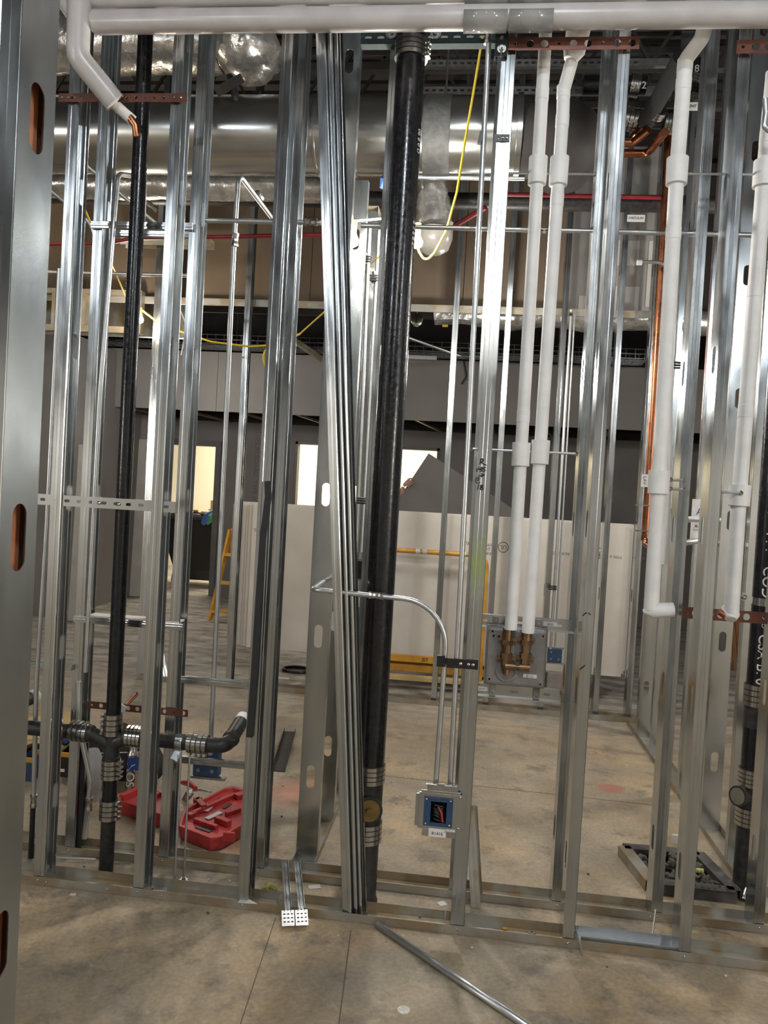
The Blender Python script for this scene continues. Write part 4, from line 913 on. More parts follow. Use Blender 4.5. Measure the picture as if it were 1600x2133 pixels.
# ================================================================== TOP: strut, bolts, ducts, deck details
a, b = P(752, 76, .236), P(1040, 80, .236); a.z = b.z = (a.z+b.z)/2
gs = thing('green_strut', 'dark green steel strut carrying the big black pipe at the top', 'strut', (a+b)/2)
L = (b-a).length; o = rail('strut_face', a, b, .045, .003, GREEN, gs, [(.05*k+.03, .007) for k in range(int(L/.05))], ret=.04, hr=.007, hl=.014)
for px in (815, 908):
    c = P(px, 70, .234); bm = NB(); lathe(bm, c, (0, -1, 0), [(0, .022), (.003, .022), (.003, .011), (.014, .010)], 16); ob('bolt_washer', bm, SST, gs, True)
a, b = P(1052, -30, -.01), P(1046, 118, -.01); bm = NB()
p_ = Vector((a.x, -.012, a.z)); q_ = Vector((a.x, -.012, b.z))
vs = rail('green_strut', q_, p_, .042, .003, GREEN, None, [(.045*k+.02, .007) for k in range(int((p_-q_).length/.045))], 'dark green vertical strut with a bolt, in front of the marked stud top', 'strut', ret=.03, nrm=(0, -1, 0))
bm = NB(); c = P(1045, 102, -.016); lathe(bm, c, (0, -1, 0), [(0, .016), (.003, .016), (.003, .009), (.01, .009)], 12); cyl(bm, c+Vector((0, -.008, 0)), c+Vector((0, -.012, -.035)), .004, 8); ob('bolt', bm, SST, vs, True)
# round duct
YD, RD = 1.62, .215; zd = P(600, 284, YD).z
xd1 = P(1075, 290, YD).x
du = thing('round_duct', 'large shiny round sheet metal duct crossing behind the studs', 'duct', (0, YD, zd))
secs = [-5.0, -3.2, -1.75, -.58, .62, P(745, 290, YD).x, P(890, 290, YD).x, xd1]
for i in range(len(secs)-1):
    bm = NB(); cyl(bm, (secs[i], YD, zd), (secs[i+1]-.002, YD, zd), RD, 48); ob('duct_section', bm, DUCT, du, True)
    if i in (1, 3, 4):
        bm = NB(); lathe(bm, (secs[i+1]-.01, YD, zd), (1, 0, 0), [(0, RD), (.004, RD+.007), (.016, RD+.007), (.02, RD)], 48); ob('duct_joint', bm, DUCT, du, True)
xt_ = P(910, 290, YD).x
bm = NB(); lathe(bm, (xt_-.07, YD, zd), (1, 0, 0), [(0, RD), (.002, RD+.003), (.15, RD+.003), (.152, RD)], 48); ob('sealant_band', bm, TAPE, du, True, label='dull grey sealed joint')
bm = NB(); lathe(bm, (xd1-.005, YD, zd), (1, 0, 0), [(0, RD), (.002, RD+.012), (.03, RD+.012), (.03, RD)], 48); ob('end_flange', bm, DUCT, du, True)
bm = NB(); pts = fillet([(xd1, YD, zd), (xd1+.28, YD, zd), (xd1+.30, YD+.5, zd+.1)], .2, 8); sweep(bm, pts, RD, 32, noise=.02); ob('wrapped_elbow', bm, DARK, du, True)
bm = NB(); lathe(bm, (P(840, 365, YD-.2).x, 1.62, zd-RD-.014), (1, 0, 0), [(0, .012), (P(1085, 365, YD).x-P(840, 365, YD).x, .012)], 10); ob('bottom_lip', bm, EMT, du, True)
# foil wrapped duct upper left with bulging flexible end
YQ = 1.9; zq = P(300, 88, YQ).z; xq0, xq1 = -4.0, P(458, 100, YQ).x
fd = thing('foil_duct', 'foil-wrapped insulated duct high at the left above the round duct', 'duct', (xq0, YQ, zq))
bm = NB(); n = 34; sweep(bm, [Vector((xq0+(xq1-xq0)*k/n, YQ, zq+.01*sin(k*1.3))) for k in range(n+1)], .19, 28, [.19*(1+random.uniform(-.05, .05)) for _ in range(n+1)], noise=.035); ob('foil_wrap', bm, FOIL, fd, True)
bm = NB(); c0 = P(470, 80, YQ-.1); c1 = P(575, 75, YQ-.1); n = 16; sweep(bm, [c0.lerp(c1, k/n)+Vector((0, 0, -.05*sin(pi*k/n))) for k in range(n+1)], .2, 30, [.10+.12*sin(pi*min(1, (k+1)/n*.9)) for k in range(n+1)], noise=.06); ob('flexible_end', bm, FOIL, fd, True)
bm = NB(); n = 40; zz = P(500, 385, YD+.25).z; x0_, x1_ = -3.6, P(725, 380, YD+.25).x; sweep(bm, [Vector((x0_+(x1_-x0_)*k/n, YD+.28, zz)) for k in range(n+1)], .085, 18, noise=.10); ob('foil_pipe_wrap', bm, FOIL, None, True, label='crumpled foil insulation running under the round duct at left', cat='pipe insulation')
bm = NB(); n = 12; sweep(bm, [P(900, 365, 1.75).lerp(P(905, 470, 1.75), k/n) for k in range(n+1)], .1, 20, [.075+.035*k/n for k in range(n+1)], noise=.07); fo = ob('foil_drop', bm, FOIL, None, True, label='foil-covered duct drop hanging right of the big black pipe', cat='duct')
bm = NB(); c = P(905, 480, 1.75); lathe(bm, c, (0, 0, -1), [(0, .11), (.05, .11), (.11, .09), (.135, .05)], 24); ob('plastic_cover', bm, mat('grey_film', (.35, .33, .30), .25, 0, .05, 10, .2, 30), fo, True)
bm = NB()
for k in range(2):
    a = P(960, 380+k*3, 1.7)
sweep(bm, [P(918, 375, 1.7), P(915, 430, 1.7)], .012, 8); ob('duct_hanger', bm, EMT, label='short hanger rod beside the foil duct drop', cat='hanger')
bm = NB(); c = P(802, 378, 1.2); sweep(bm, [c+Vector((.02, 0, .06)), c, c+Vector((-.02, 0, -.035))], .02, 8, [.012, .03, .008], noise=.3); ob('blue_rag', bm, RAG, None, True, label='blue rag hanging under the round duct left of the big pipe', cat='rag')
# dark horizontal pipe and red pipes
bm = NB(); a = P(820, 417, 2.4); b = P(1500, 428, 2.4); b.z = a.z; dp = sweep(bm, [a+Vector((-4, 0, 0)), b], .055, 18); ob('dark_pipe', bm, BLKD, None, True, label='fat dark horizontal pipe below the round duct', cat='pipe')
tube('red_pipe', [P(1050, 405, 2.3), P(1400, 412, 2.3)], .014, REDP, label='red pipe lying along the fat dark pipe at the right', cat='pipe')
tube('red_pipe', [P(920, 487, 2.45), P(1012, 432, 2.2)], .017, REDP, label='red tube slanting up right of the big black pipe', cat='pipe')
tube('red_pipe', [P(80, 509, 2.3), P(215, 507, 2.3), P(285, 496, 2.3), P(440, 494, 2.3), P(700, 488, 2.3)], .014, REDP, fr=.15, label='long thin red tube high across the left half', cat='pipe')
# cast iron group top right
YI = 2.0
ci = thing('cast_iron_drain', 'black cast iron drain pipes with a wye high at the right', 'pipe', P(1300, 250, YI))
for (a, b, r) in (((1215, 178), (1345, 180), .055), ((1190, 248), (1420, 256), .055)):
    p, q = P(*a, YI), P(*b, YI); q.z = p.z; bm = NB(); cyl(bm, p, q, r, 22); ob('drain_pipe', bm, BLKP, ci, True)
    text('lettering', 'HSN  ST2' if a[1] < 200 else 'USF-L    O', (p.x+.24, YI-r-.001, p.z-r*.55), .06, WINK, ci)
bm = NB(); a = P(1345, 255, YI-.06); b = P(1420, 120, YI-.5); sweep(bm, [a, a.lerp(b, .5), b], .05, 18); ob('wye_branch', bm, mat('dull_black', (.006, .006, .006), .85), ci, True)
for (a, b) in (((1312, 178), (1332, 180)), ((1300, 248), (1338, 254)), ((1382, 256), (1410, 258))):
    coupling(ci, P(*a, YI), P(*b, YI), .055, (0, 0, 1))
a = P(1372, 225, YI-.15); b = P(1362, 240, YI-.11); coupling(ci, a, b, .05, (0, 0, 1), 3)
a = P(1455, 110, .9); b = P(1440, 170, .9); p5 = thing('black_flex_pipe', 'black banded pipe behind the top of the mitred white pipe', 'pipe', a); bm = NB(); sweep(bm, [P(1462, 75, .9), P(1442, 200, .9)], .036, 18); ob('pipe', bm, BLKP, p5, True); coupling(p5, a, P(1452, 128, .9), .036, (1, 0, 0), 3); coupling(p5, P(1445, 160, .9), b+Vector((0, 0, -.02)), .036, (1, 0, 0), 3)
text('lettering', '8', P(1452, 143, .86), .045, WINK, p5)
for (px, py, Y_, s, lab) in ((1325, 455, 2.3, 'VACUUM', 'white stencil tag on the dark pipe below the copper pipes'), (1440, 222, 1.6, 'VENT', 'white stencil tag behind the mitred pipe near the top')):
    c = P(px, py, Y_); bm = NB(); box(bm, (c.x-.055, Y_-.003, c.z-.022), (c.x+.055, Y_, c.z+.022)); t_ = ob('stencil_tag', bm, LABEL, label=lab, cat='tag'); text('lettering', s, (c.x, Y_-.004, c.z), .022, INK, t_)
# open web joists and deck ribs
for k, y_ in enumerate((2.35, 2.85)):
    j = thing('roof_joist', 'open web roof joist high under the deck, %s' % ('nearer one above the round duct' if k == 0 else 'farther one before the brown boards'), 'joist', (0, y_, 4.5))
    for z_ in (4.42, 4.80):
        bm = NB(); box(bm, (-5, y_-.03, z_), (6, y_+.03, z_+.045)); ob('chord', bm, DARK, j)
    bm = NB(); x = -5
    while x < 6: beam(bm, (x, y_, 4.46), (x+.2, y_, 4.80), .02, .02); beam(bm, (x+.2, y_, 4.80), (x+.4, y_, 4.46), .02, .02); x += .4
    ob('web_bars', bm, DARK, j)
for k, (py, lab) in enumerate(((132, 'perforated bright strip under the deck, upper one'), (188, 'perforated bright strip under the deck, lower one'))):
    a, b = P(880, py, 2.18), P(1400, py+3, 2.18); b.z = a.z
    rail('deck_strip', a, b, .045, .003, TAPE, None, [(.045*q+.03, .008) for q in range(30)], lab, 'strip', ret=.03, hr=.008, hl=.014)
tube('hanger_wire', [P(935, 90, 2.1), P(929, 205, 1.9)], .006, EMT, label='hanger wire going up right of the big black pipe', cat='hanger')
bm = NB(); beam(bm, P(455, 190, 1.4), P(500, 165, 1.5), .05, .05); ob('hanger_bracket', bm, SST, label='small bright bracket at the top of the round duct', cat='hanger')
tube('black_hose', [P(478, 160, 1.5), P(492, 205, 1.45), P(500, 240, 1.5)], .022, RUB, label='black ribbed hose dropping behind the round duct', cat='hose')

# ------------------------------------------------------------------ temp light string
def bulb(lab, c):
    t = thing('work_bulb', lab, 'light bulb', c); bm = NB(); lathe(bm, c+Vector((0, 0, -.05)), (0, 0, 1), [(0, .008), (.012, .026), (.032, .030), (.055, .018), (.07, .014)], 16); ob('glass', bm, BULB, t, True)
    bm = NB(); lathe(bm, c+Vector((0, 0, .02)), (0, 0, 1), [(0, .016), (.05, .018), (.055, .01)], 14); ob('socket', bm, YELP, t, True); return t
YL = 1.0
b1 = P(869, 496, YL); b2 = P(291, 660, 2.9); b3 = P(735, 492, .72)
bulb('lit bulb at the right side of the big black pipe', b1); lamp('bulb_light_right', b1+Vector((0, -.06, -.02)), 44, NEUT, .04)
bulb('lit bulb behind the thin black pipe at left', b2); lamp('bulb_light_left', b2+Vector((0, -.1, -.02)), 15, WARM, .04)
bulb('lit bulb hidden behind the leaning studs', b3); lamp('bulb_light_middle', b3+Vector((0.02, -.06, -.02)), 6, NEUT, .04)
tube('extension_cable', [P(1005, 78, .75), P(985, 200, .8), P(968, 300, .85), P(952, 400, .9), P(930, 480, .95), P(905, 527, .98), P(886, 546, 1.0), P(870, 520, 1.0), b1+Vector((0, 0, .06))], .0055, YEL, fr=.08, seg=10, n=4, label='yellow light cord hanging right of the big black pipe', cat='cable')
tube('extension_cable', [b1+Vector((0, .02, .05)), P(800, 526, 1.0), P(755, 565, 1.3), P(700, 628, 2.0), P(625, 695, 2.6)], .0055, YEL, fr=.2, seg=10, n=4, label='yellow light cord passing behind the big black pipe down to the left', cat='cable')
tube('extension_cable', [P(625, 695, 2.6), P(580, 718, 2.7), P(520, 722, 2.75), P(440, 712, 2.8), P(380, 692, 2.85), P(330, 672, 2.9), b2+Vector((.02, 0, .05))], .0075, YEL, fr=.3, seg=10, n=4, label='yellow light cord sagging across the left middle of the picture', cat='cable')
tube('extension_cable', [b2+Vector((-.02, 0, .06)), P(262, 618, 2.6), P(238, 562, 2.3), P(205, 500, 1.8), P(176, 435, 1.5)], .0065, YEL, fr=.3, seg=10, n=4, label='yellow light cord rising to the upper left', cat='cable')
bm = NB()
for k in range(4):
    pts = []; c = P(563, 745, 2.6+k*.01)
    for i in range(25): a = 2*pi*i/24; pts.append(c+Vector((cos(a)*.05+k*.004, 0, sin(a)*.075)))
    sweep(bm, pts, .0075, 8)
ob('cord_coil', bm, YEL, None, True, label='coil of yellow cord hanging behind the strip stud', cat='cable')
tube('extension_cable', [b1+Vector((-.02, .02, .06)), P(800, 455, .9), b3+Vector((0, .0, .07))], .0055, WHITE, fr=.1, seg=8, label='short pale cord feeding the hidden bulb behind the leaning studs', cat='cable')
tube('white_wire', [P(376, 648, 1.9), P(389, 680, 1.9), P(384, 705, 1.9), P(377, 740, 1.9)], .004, WHITE, fr=.05, label='thin white wire hanging between the left studs', cat='cable')
tube('black_hook_wire', [P(966, 752, 6.488), P(972, 785, 6.488), P(962, 800, 6.488)], .011, BLK, label='bent wire hanging on the far grey band', cat='cable')

# cable tray of wire mesh
yt = 5.8; zt_ = P(900, 735, yt).z
ct = thing('cable_tray', 'wire mesh cable tray running along the dark gap above the grey band', 'cable tray', (0, yt, zt_))
x0, x1 = -4.5, P(1350, 720, yt).x
bm = NB()
for (yy, zz) in [(yt, zt_+.02), (yt, zt_+.07), (yt, zt_+.12), (yt+.3, zt_+.02), (yt+.3, zt_+.07), (yt+.3, zt_+.12)]+[(yt+.05*k, zt_) for k in range(7)]: beam(bm, (x0, yy, zz), (x1, yy, zz), .006, .006)
ob('long_wires', bm, GALV, ct, kind='stuff')
bm = NB(); x = x0
while x < x1: beam(bm, (x, yt, zt_), (x, yt, zt_+.13), .006, .006); beam(bm, (x, yt, zt_), (x, yt+.3, zt_), .006, .006); beam(bm, (x, yt+.3, zt_), (x, yt+.3, zt_+.13), .006, .006); x += .1
ob('cross_wires', bm, GALV, ct, kind='stuff')
for x in (-3, -1.2, .6, 2.2):
    bm = NB(); cyl(bm, (x, yt+.15, zt_), (x, yt+.15, CEIL), .006, 8); ob('hanger_rod', bm, GALV, ct, True)
bm = NB(); beam(bm, P(600, 700, 5.6), P(672, 750, 5.9), .06, .05); ob('tray_brace', bm, GALV2, label='ribbed steel brace slanting under the cable tray', cat='brace')
a, b = P(850, 744, 5.79), P(910, 746, 5.79); bm = NB(); beam(bm, a, b, .03, .04); ob('tray_rail', bm, EMT, label='short bright rail under the cable tray right of the big pipe', cat='rail')
tube('grey_cable', [P(848, 702, 4.8), P(960, 742, 5.0), P(1050, 742, 5.82)], .014, EMT, label='thin pale cable slanting down right across the cable tray', cat='cable')
c = P(869, 668, 4.2); sm = thing('heat_sensor', 'round metal sensor hanging in the dark gap right of the big pipe', 'sensor', c); bm = NB(); lathe(bm, c, (0, -1, 0), [(0, .055), (.04, .055), (.045, .045)], 20); ob('can', bm, SST, sm, True); bm = NB(); beam(bm, c+Vector((0, -.05, -.03)), c+Vector((0, -.05, .05)), .01, .02, (0, 1, 0)); ob('clip', bm, BLK, sm); bm = NB(); cyl(bm, (c.x, 4.18, c.z+.03), (c.x, 4.18, 4.9), .005, 8); ob('hanger_rod', bm, EMT, sm)
c = P(928, 667, 4.2); bm = NB(); box(bm, (c.x-.025, 4.2, c.z-.06), (c.x+.025, 4.205, c.z+.06)); box(bm, (c.x-.002, 4.2, c.z+.05), (c.x+.002, 4.203, 4.9)); ob('yellow_tag', bm, YEL, label='yellow tag hanging in the dark gap', cat='tag')
bm = NB(); a = P(1120, 655, 4.0); n = 30; sweep(bm, [Vector((a.x-.9+k*.13, 4.0, a.z-.02+.02*sin(k))) for k in range(n+1)], .10, 16, noise=.12); ob('foil_pipe_wrap', bm, FOIL, None, True, label='crumpled foil-wrapped pipe under the brown boards at right', cat='pipe insulation')
bm = NB(); box(bm, (-5, 4.6, 3.3), (6, 4.62, 4.8)); ob('dark_void_backdrop', bm, DARK, label='added dark sheet standing in for the unlit void behind the brown boards', cat='panel')  # dark sheet added where there is only unlit void

# ================================================================== DRYWALL STACK ON CART
ct = thing('board_cart', 'yellow panel cart carrying the stacked drywall', 'cart', (1.2, 3.7, 0))
zs0 = .215
def yb_(x): return 3.60
for k, (a, b, c_) in enumerate((((.75, 3.64, .15), (1.95, 3.64, .15), .05), ((.75, 3.92, .15), (1.95, 3.92, .15), .05))):
    bm = NB(); beam(bm, a, b, .06, .06); ob('deck_rail', bm, YELP, ct, bevel=.004)
a, b = P(808, 1368, 3.58), P(962, 1390, 3.58)
bm = NB(); beam(bm, (.95, 3.585, a.z), (1.62, 3.585, a.z), .02, .06); ob('front_plate', bm, YELP, ct, bevel=.003)
tx_ = P(885, 1382, 3.57); text('lettering', 'JET', (tx_.x, 3.573, a.z), .04, INK, ct)
bm = NB(); beam(bm, (.8, 3.5, .095), (2.0, 3.52, .095), .09, .03); ob('deck_board', bm, CARD, ct)
zr = P(880, 1149, 3.5).z; xr = P(1012, 1200, 3.5).x
bm = NB(); sweep(bm, fillet([Vector((P(822, 1149, 3.5).x-.35, 3.5, .16)), Vector((P(822, 1149, 3.5).x-.35, 3.5, zr)), Vector((xr, 3.5, zr)), Vector((xr, 3.5, .13))], .09, 8), .02, 14); rl = ob('guard_rail', bm, YELP, ct, True)
for px in (866, 880, 962):
    c = P(px, 1150, 3.48); bm = NB(); lathe(bm, (c.x, 3.5, zr), (1, 0, 0), [(0, .021), (.001, .0225), (.035, .0225), (.036, .021)], 12); ob('rail_sticker', bm, LABEL, rl, True)
for x in (.9, 1.8):
    for y_ in (3.66, 3.90):
        bm = NB(); lathe(bm, (x-.02, y_, .05), (1, 0, 0), [(0, .05), (.035, .05)], 18); box(bm, (x-.03, y_-.03, .05), (x+.03, y_+.03, .10)); ob('caster', bm, BLK, ct, True)
labs = ['frontmost', 'second', 'third', 'fourth', 'fifth', 'sixth', 'seventh', 'eighth', 'ninth', 'rearmost']
XL = P(520, 1200, 3.62).x
for k in range(10):
    x0 = XL-.012*abs(sin(k*2.1))-.030*k-(.02 if k in (3, 4) else 0); x1 = P(1298, 1250, 3.62).x+.02*cos(k*1.7)+.012*k; y0 = 3.62+k*.034
    hz = 1.235+.015*sin(k*1.9)
    t_ = thing('drywall_sheet', '%s sheet of the long drywall stack on the yellow cart' % labs[k] if k < 9 else 'rearmost sheet of the long drywall stack on the yellow cart', 'drywall sheet', (x0, y0, zs0), 'drywall sheets on the cart')
    bm = NB(); box(bm, (x0, y0, zs0), (x1, y0+.028, zs0+hz)); ob('paper_face', bm, DRYW, t_, bevel=.001)
    bm = NB(); box(bm, (x0-.0015, y0+.003, zs0+.002), (x0+.006, y0+.025, zs0+hz-.002)); ob('gypsum_edge', bm, GYP, t_); bm = NB(); box(bm, (x1-.006, y0+.003, zs0+.002), (x1+.0015, y0+.025, zs0+hz-.002)); ob('gypsum_edge', bm, GYP, t_)
    if k == 0:
        rgt, upp = (-1, 0, 0), (0, 0, -1); 
        for x, s in ((XL+.14, 'FIRE RATED\n5/8 TYPE X\nGYPSUM PANEL'), (XL+.62, 'www.gypsum'), (XL+.98, 'GYPSUM USA'), (XL+1.95, 'FIRE RATED\n5/8 TYPE X\nGYPSUM PANEL'), (XL+2.62, 'FIRE RATED'), (XL+3.0, 'TYPE X PANEL'), (XL+3.32, 'MADE IN USA')):
            text('lettering', s, (x, y0-.0008, zs0+.98), .032 if '\n' not in s else .036, GINK, t_, rgt, upp, .0003)
        for x in (XL+2.14, XL+2.92):
            bm = NB(); lathe(bm, (x, y0-.0004, zs0+1.0), (0, -1, 0), [(0, .045), (.0008, .045), (.0008, .039), (0, .039)], 28, False); ob('printed_ring', bm, GINK, t_)
            text('lettering', 'UL', (x, y0-.0008, zs0+1.0), .05, GINK, t_, rgt, upp, .0003)
# grey tilted sheet held by the worker
ap = P(893, 944, 5.2); d1 = P(832, 1036, 5.2)-ap; d1.normalize(); d2 = Vector((-d1.z, 0, d1.x)); 
if d2.x < 0: d2 = -d2
bm = NB(); vs = [ap, ap+d1*1.3, ap+d1*1.3+d2*1.6, ap+d2*1.6]
f = bm.faces.new([bm.verts.new(v) for v in vs]); r = bmesh.ops.extrude_face_region(bm, geom=[f]); bmesh.ops.translate(bm, vec=(0, .016, 0), verts=[v for v in r['geom'] if isinstance(v, bmesh.types.BMVert)])
ob('carried_sheet', bm, DRYD, label='grey board held at a tilt behind the drywall stack', cat='drywall sheet')
# worker
hd = P(848, 1004, 5.17)
bx_ = P(798, 1010, 5.25).x
wk = thing('person', 'worker behind the drywall stack, only a raised hand on the grey board showing', 'person', (bx_, 5.45, 0))
def skinmesh(name, verts, edges, rad, mt, root=0, sub=1):
    me = bpy.data.meshes.new(name); b0 = WL[wk.name]; me.from_pydata([Vector(v)-b0 for v in verts], edges, []); me.materials.append(mt)
    o = bpy.data.objects.new(name, me); link(o, wk, b0)
    md = o.modifiers.new('skin', 'SKIN'); md.use_smooth_shade = True
    for i, r in enumerate(rad):
        sv = me.skin_vertices[0].data[i]; sv.radius = (r, r) if not isinstance(r, tuple) else r; sv.use_root = (i == root)
    sb = o.modifiers.new('sub', 'SUBSURF'); sb.levels = sub; sb.render_levels = sub
    return o
X, Yw = bx_, 5.45
wr = hd+Vector((-.045, .03, -.045))
body = [(X, Yw, .93), (X, Yw, 1.12), (X, Yw+.01, 1.32), (X, Yw, 1.42), (X, Yw-.01, 1.50), (X, Yw-.02, 1.58), (X, Yw-.03, 1.67),
        (X+.17, Yw, 1.38), (X+.06, Yw-.20, 1.40), tuple(wr), (X-.18, Yw, 1.38), (X-.22, Yw, 1.10), (X-.20, Yw-.12, .88),
        (X+.09, Yw, .86), (X+.10, Yw-.02, .48), (X+.10, Yw+.02, .09), (X+.10, Yw-.14, .04), (X-.09, Yw, .86), (X-.10, Yw-.02, .48), (X-.10, Yw+.02, .09), (X-.10, Yw-.14, .04)]
body[8] = tuple((Vector((X+.17, Yw, 1.38))+wr)/2+Vector((.02, -.03, -.10)))
ed = [(0, 1), (1, 2), (2, 3), (3, 4), (4, 5), (5, 6), (3, 7), (7, 8), (8, 9), (3, 10), (10, 11), (11, 12), (0, 13), (13, 14), (14, 15), (15, 16), (0, 17), (17, 18), (18, 19), (19, 20)]
rd = [(.14, .11), (.13, .10), (.15, .11), (.08, .08), .055, (.07, .085), (.07, .085), .06, .042, .028, .06, .045, .03, .08, .055, .04, .04, .08, .055, .04, .04]
skinmesh('body', body, ed, rd, SKIN)
def scale_part(name, idx, eds, mt, k): skinmesh(name, [body[i] for i in idx], eds, [tuple(c*k for c in (rd[i] if isinstance(rd[i], tuple) else (rd[i], rd[i]))) for i in idx], mt)
scale_part('shirt', [0, 1, 2, 3, 7, 8, 10, 11], [(0, 1), (1, 2), (2, 3), (3, 4), (4, 5), (3, 6), (6, 7)], CLOTH, 1.10)
scale_part('trousers', [0, 13, 14, 15, 17, 18, 19], [(0, 1), (1, 2), (2, 3), (0, 4), (4, 5), (5, 6)], CLOTH, 1.12)
bm = NB(); bmesh.ops.create_uvsphere(bm, u_segments=16, v_segments=10, radius=.098, matrix=Matrix.Translation((X, Yw-.01, 1.69)) @ Matrix.Diagonal((.85, 1, .95, 1))); bmesh.ops.delete(bm, geom=[v for v in bm.verts if v.co.y < Yw-.05 and v.co.z < 1.73], context='VERTS'); ob('hair', bm, HAIR, wk, True)
for sx in (-.028, .028):
    bm = NB(); bmesh.ops.create_uvsphere(bm, u_segments=10, v_segments=8, radius=.012, matrix=Matrix.Translation((X+sx, Yw-.115, 1.64))); ob('eye', bm, INK, wk, True)
bm = NB(); sweep(bm, [(X, Yw-.108, 1.65), (X, Yw-.135, 1.61), (X, Yw-.11, 1.60)], .012, 8); ob('nose', bm, SKIN, wk, True)
# hand: palm and five fingers over the board edge
hv = [tuple(wr), tuple(hd+Vector((-.015, .01, -.01)))]; he = [(0, 1)]; hr_ = [.024, (.038, .018)]
e1 = (d1*-1)
for k in range(4):
    base = hd+e1*(.030-.020*k)+Vector((0, 0, 0)); i = len(hv)
    out = d2
    hv += [tuple(base+out*.015), tuple(base+out*(.045-.004*abs(k-1))+Vector((0, -.014, 0))), tuple(base+out*(.062-.006*abs(k-1))+Vector((0, -.004, -.004)))]
    he += [(1, i), (i, i+1), (i+1, i+2)]; hr_ += [.010, .009, .008]
i = len(hv); hv += [tuple(hd+e1*.045+Vector((0, .02, 0))), tuple(hd+e1*.06+d2*.03+Vector((0, .028, 0)))]; he += [(1, i), (i, i+1)]; hr_ += [.011, .009]
skinmesh('hand', hv, he, hr_, SKIN)

# yellow ladder
gl = G(438, 1292); lx, ly = gl.x, gl.y
ld = thing('step_ladder', 'yellow step ladder standing beside the far doorway', 'ladder', (lx+.2, ly, 0))
H = P(470, 1106, ly).z; w_ = .38
for sx in (0, 1):
    bm = NB(); beam(bm, (lx+sx*w_, ly, 0), (lx+.10+sx*(w_-.17), ly+.28, H), .03, .06); ob('front_rail', bm, YELP, ld)
    bm = NB(); beam(bm, (lx+.03+sx*(w_-.06), ly+.75, 0), (lx+.10+sx*(w_-.17), ly+.32, H-.03), .025, .04); ob('rear_rail', bm, YELP, ld)
for k in range(3):
    z_ = .12+k*.33; f = z_/H; bm = NB(); box(bm, (lx+.10*f, ly+.28*f-.04, z_-.03), (lx+w_-.07*f, ly+.28*f+.06, z_)); ob('tread', bm, YELP, ld)
bm = NB(); sweep(bm, fillet([(lx+.10, ly+.28, H-.15), (lx+.10, ly+.28, H+.02), (lx+w_-.07, ly+.28, H+.02), (lx+w_-.07, ly+.28, H-.15)], .06), .016, 10); ob('top_hoop', bm, YELP, ld, True)
# black bin and clutter beyond the doorway
gb = P(400, 1190, 8.6); bc = Vector((gb.x+.05, 8.7, 0))
bn = thing('black_bin', 'big black tilt bin heaped with scraps seen through the doorway', 'bin', bc)
bm = NB(); z0b, z1b = .28, 1.12
vs = [(-.55, -.35, z1b), (.55, -.35, z1b), (.55, .45, z1b), (-.55, .45, z1b), (-.30, -.2, z0b), (.30, -.2, z0b), (.42, .40, z0b), (-.42, .40, z0b)]
vv = [bm.verts.new(bc+Vector(v)) for v in vs]
for f in ((0, 1, 5, 4), (1, 2, 6, 5), (2, 3, 7, 6), (3, 0, 4, 7), (4, 5, 6, 7)): bm.faces.new([vv[i] for i in f])
ob('hopper', bm, BLK, bn, solid=.02)
bm = NB(); box(bm, bc+Vector((-.6, -.4, z1b-.08)), bc+Vector((.6, .5, z1b-.02))); ob('rim', bm, BLKD, bn, bevel=.01)
bm = NB(); box(bm, bc+Vector((-.32, -.2, .12)), bc+Vector((.32, .45, .29))); ob('chassis', bm, BLK, bn)
for sx in (-.3, .3):
    bm = NB(); lathe(bm, bc+Vector((sx-.03, -.1, .12)), (1, 0, 0), [(0, .12), (.06, .12)], 20); ob('wheel', bm, RUB, bn, True)
for k in range(9):
    bm = NB(); x, y_ = bc.x-.5+.125*k, bc.y-.2+.05*(k % 3); M = Matrix.Translation((x, y_, z1b+.02*(k % 4))) @ Matrix.Rotation(radians(random.uniform(-12, 12)), 4, 'Y') @ Matrix.Rotation(random.uniform(-.5, .5), 4, 'Z')
    box(bm, (-.16, -.1, -.012), (.16, .1, .012), M); ob('board_scrap', bm, DRYL if k % 3 else CARD, label='%s scrap of board from the left, heaped on the black bin' % ['first', 'second', 'third', 'fourth', 'fifth', 'sixth', 'seventh', 'eighth', 'ninth'][k], cat='scrap', group='board scraps on the black bin')
for k, (px, mt, lab) in enumerate(((436, RAG, 'blue plastic bag on the black bin'), (445, GREENP, 'green and white pack on the black bin'))):
    c = P(px, 1078, 8.3); bm = NB(); sweep(bm, [c+Vector((-.10, 0, -.10)), c+Vector((-.02, 0, 0)), c+Vector((.08, 0, .1))], .08, 10, [.03, .07, .03], noise=.2); ob('plastic_bag', bm, mt, None, True, label=lab, cat='bag')
c = P(449, 1048, 8.6); bm = NB(); box(bm, c+Vector((-.06, -.05, -.12)), c+Vector((.08, .05, .04))); ob('carton', bm, CARD, label='small brown carton on top of the bin heap', cat='box')

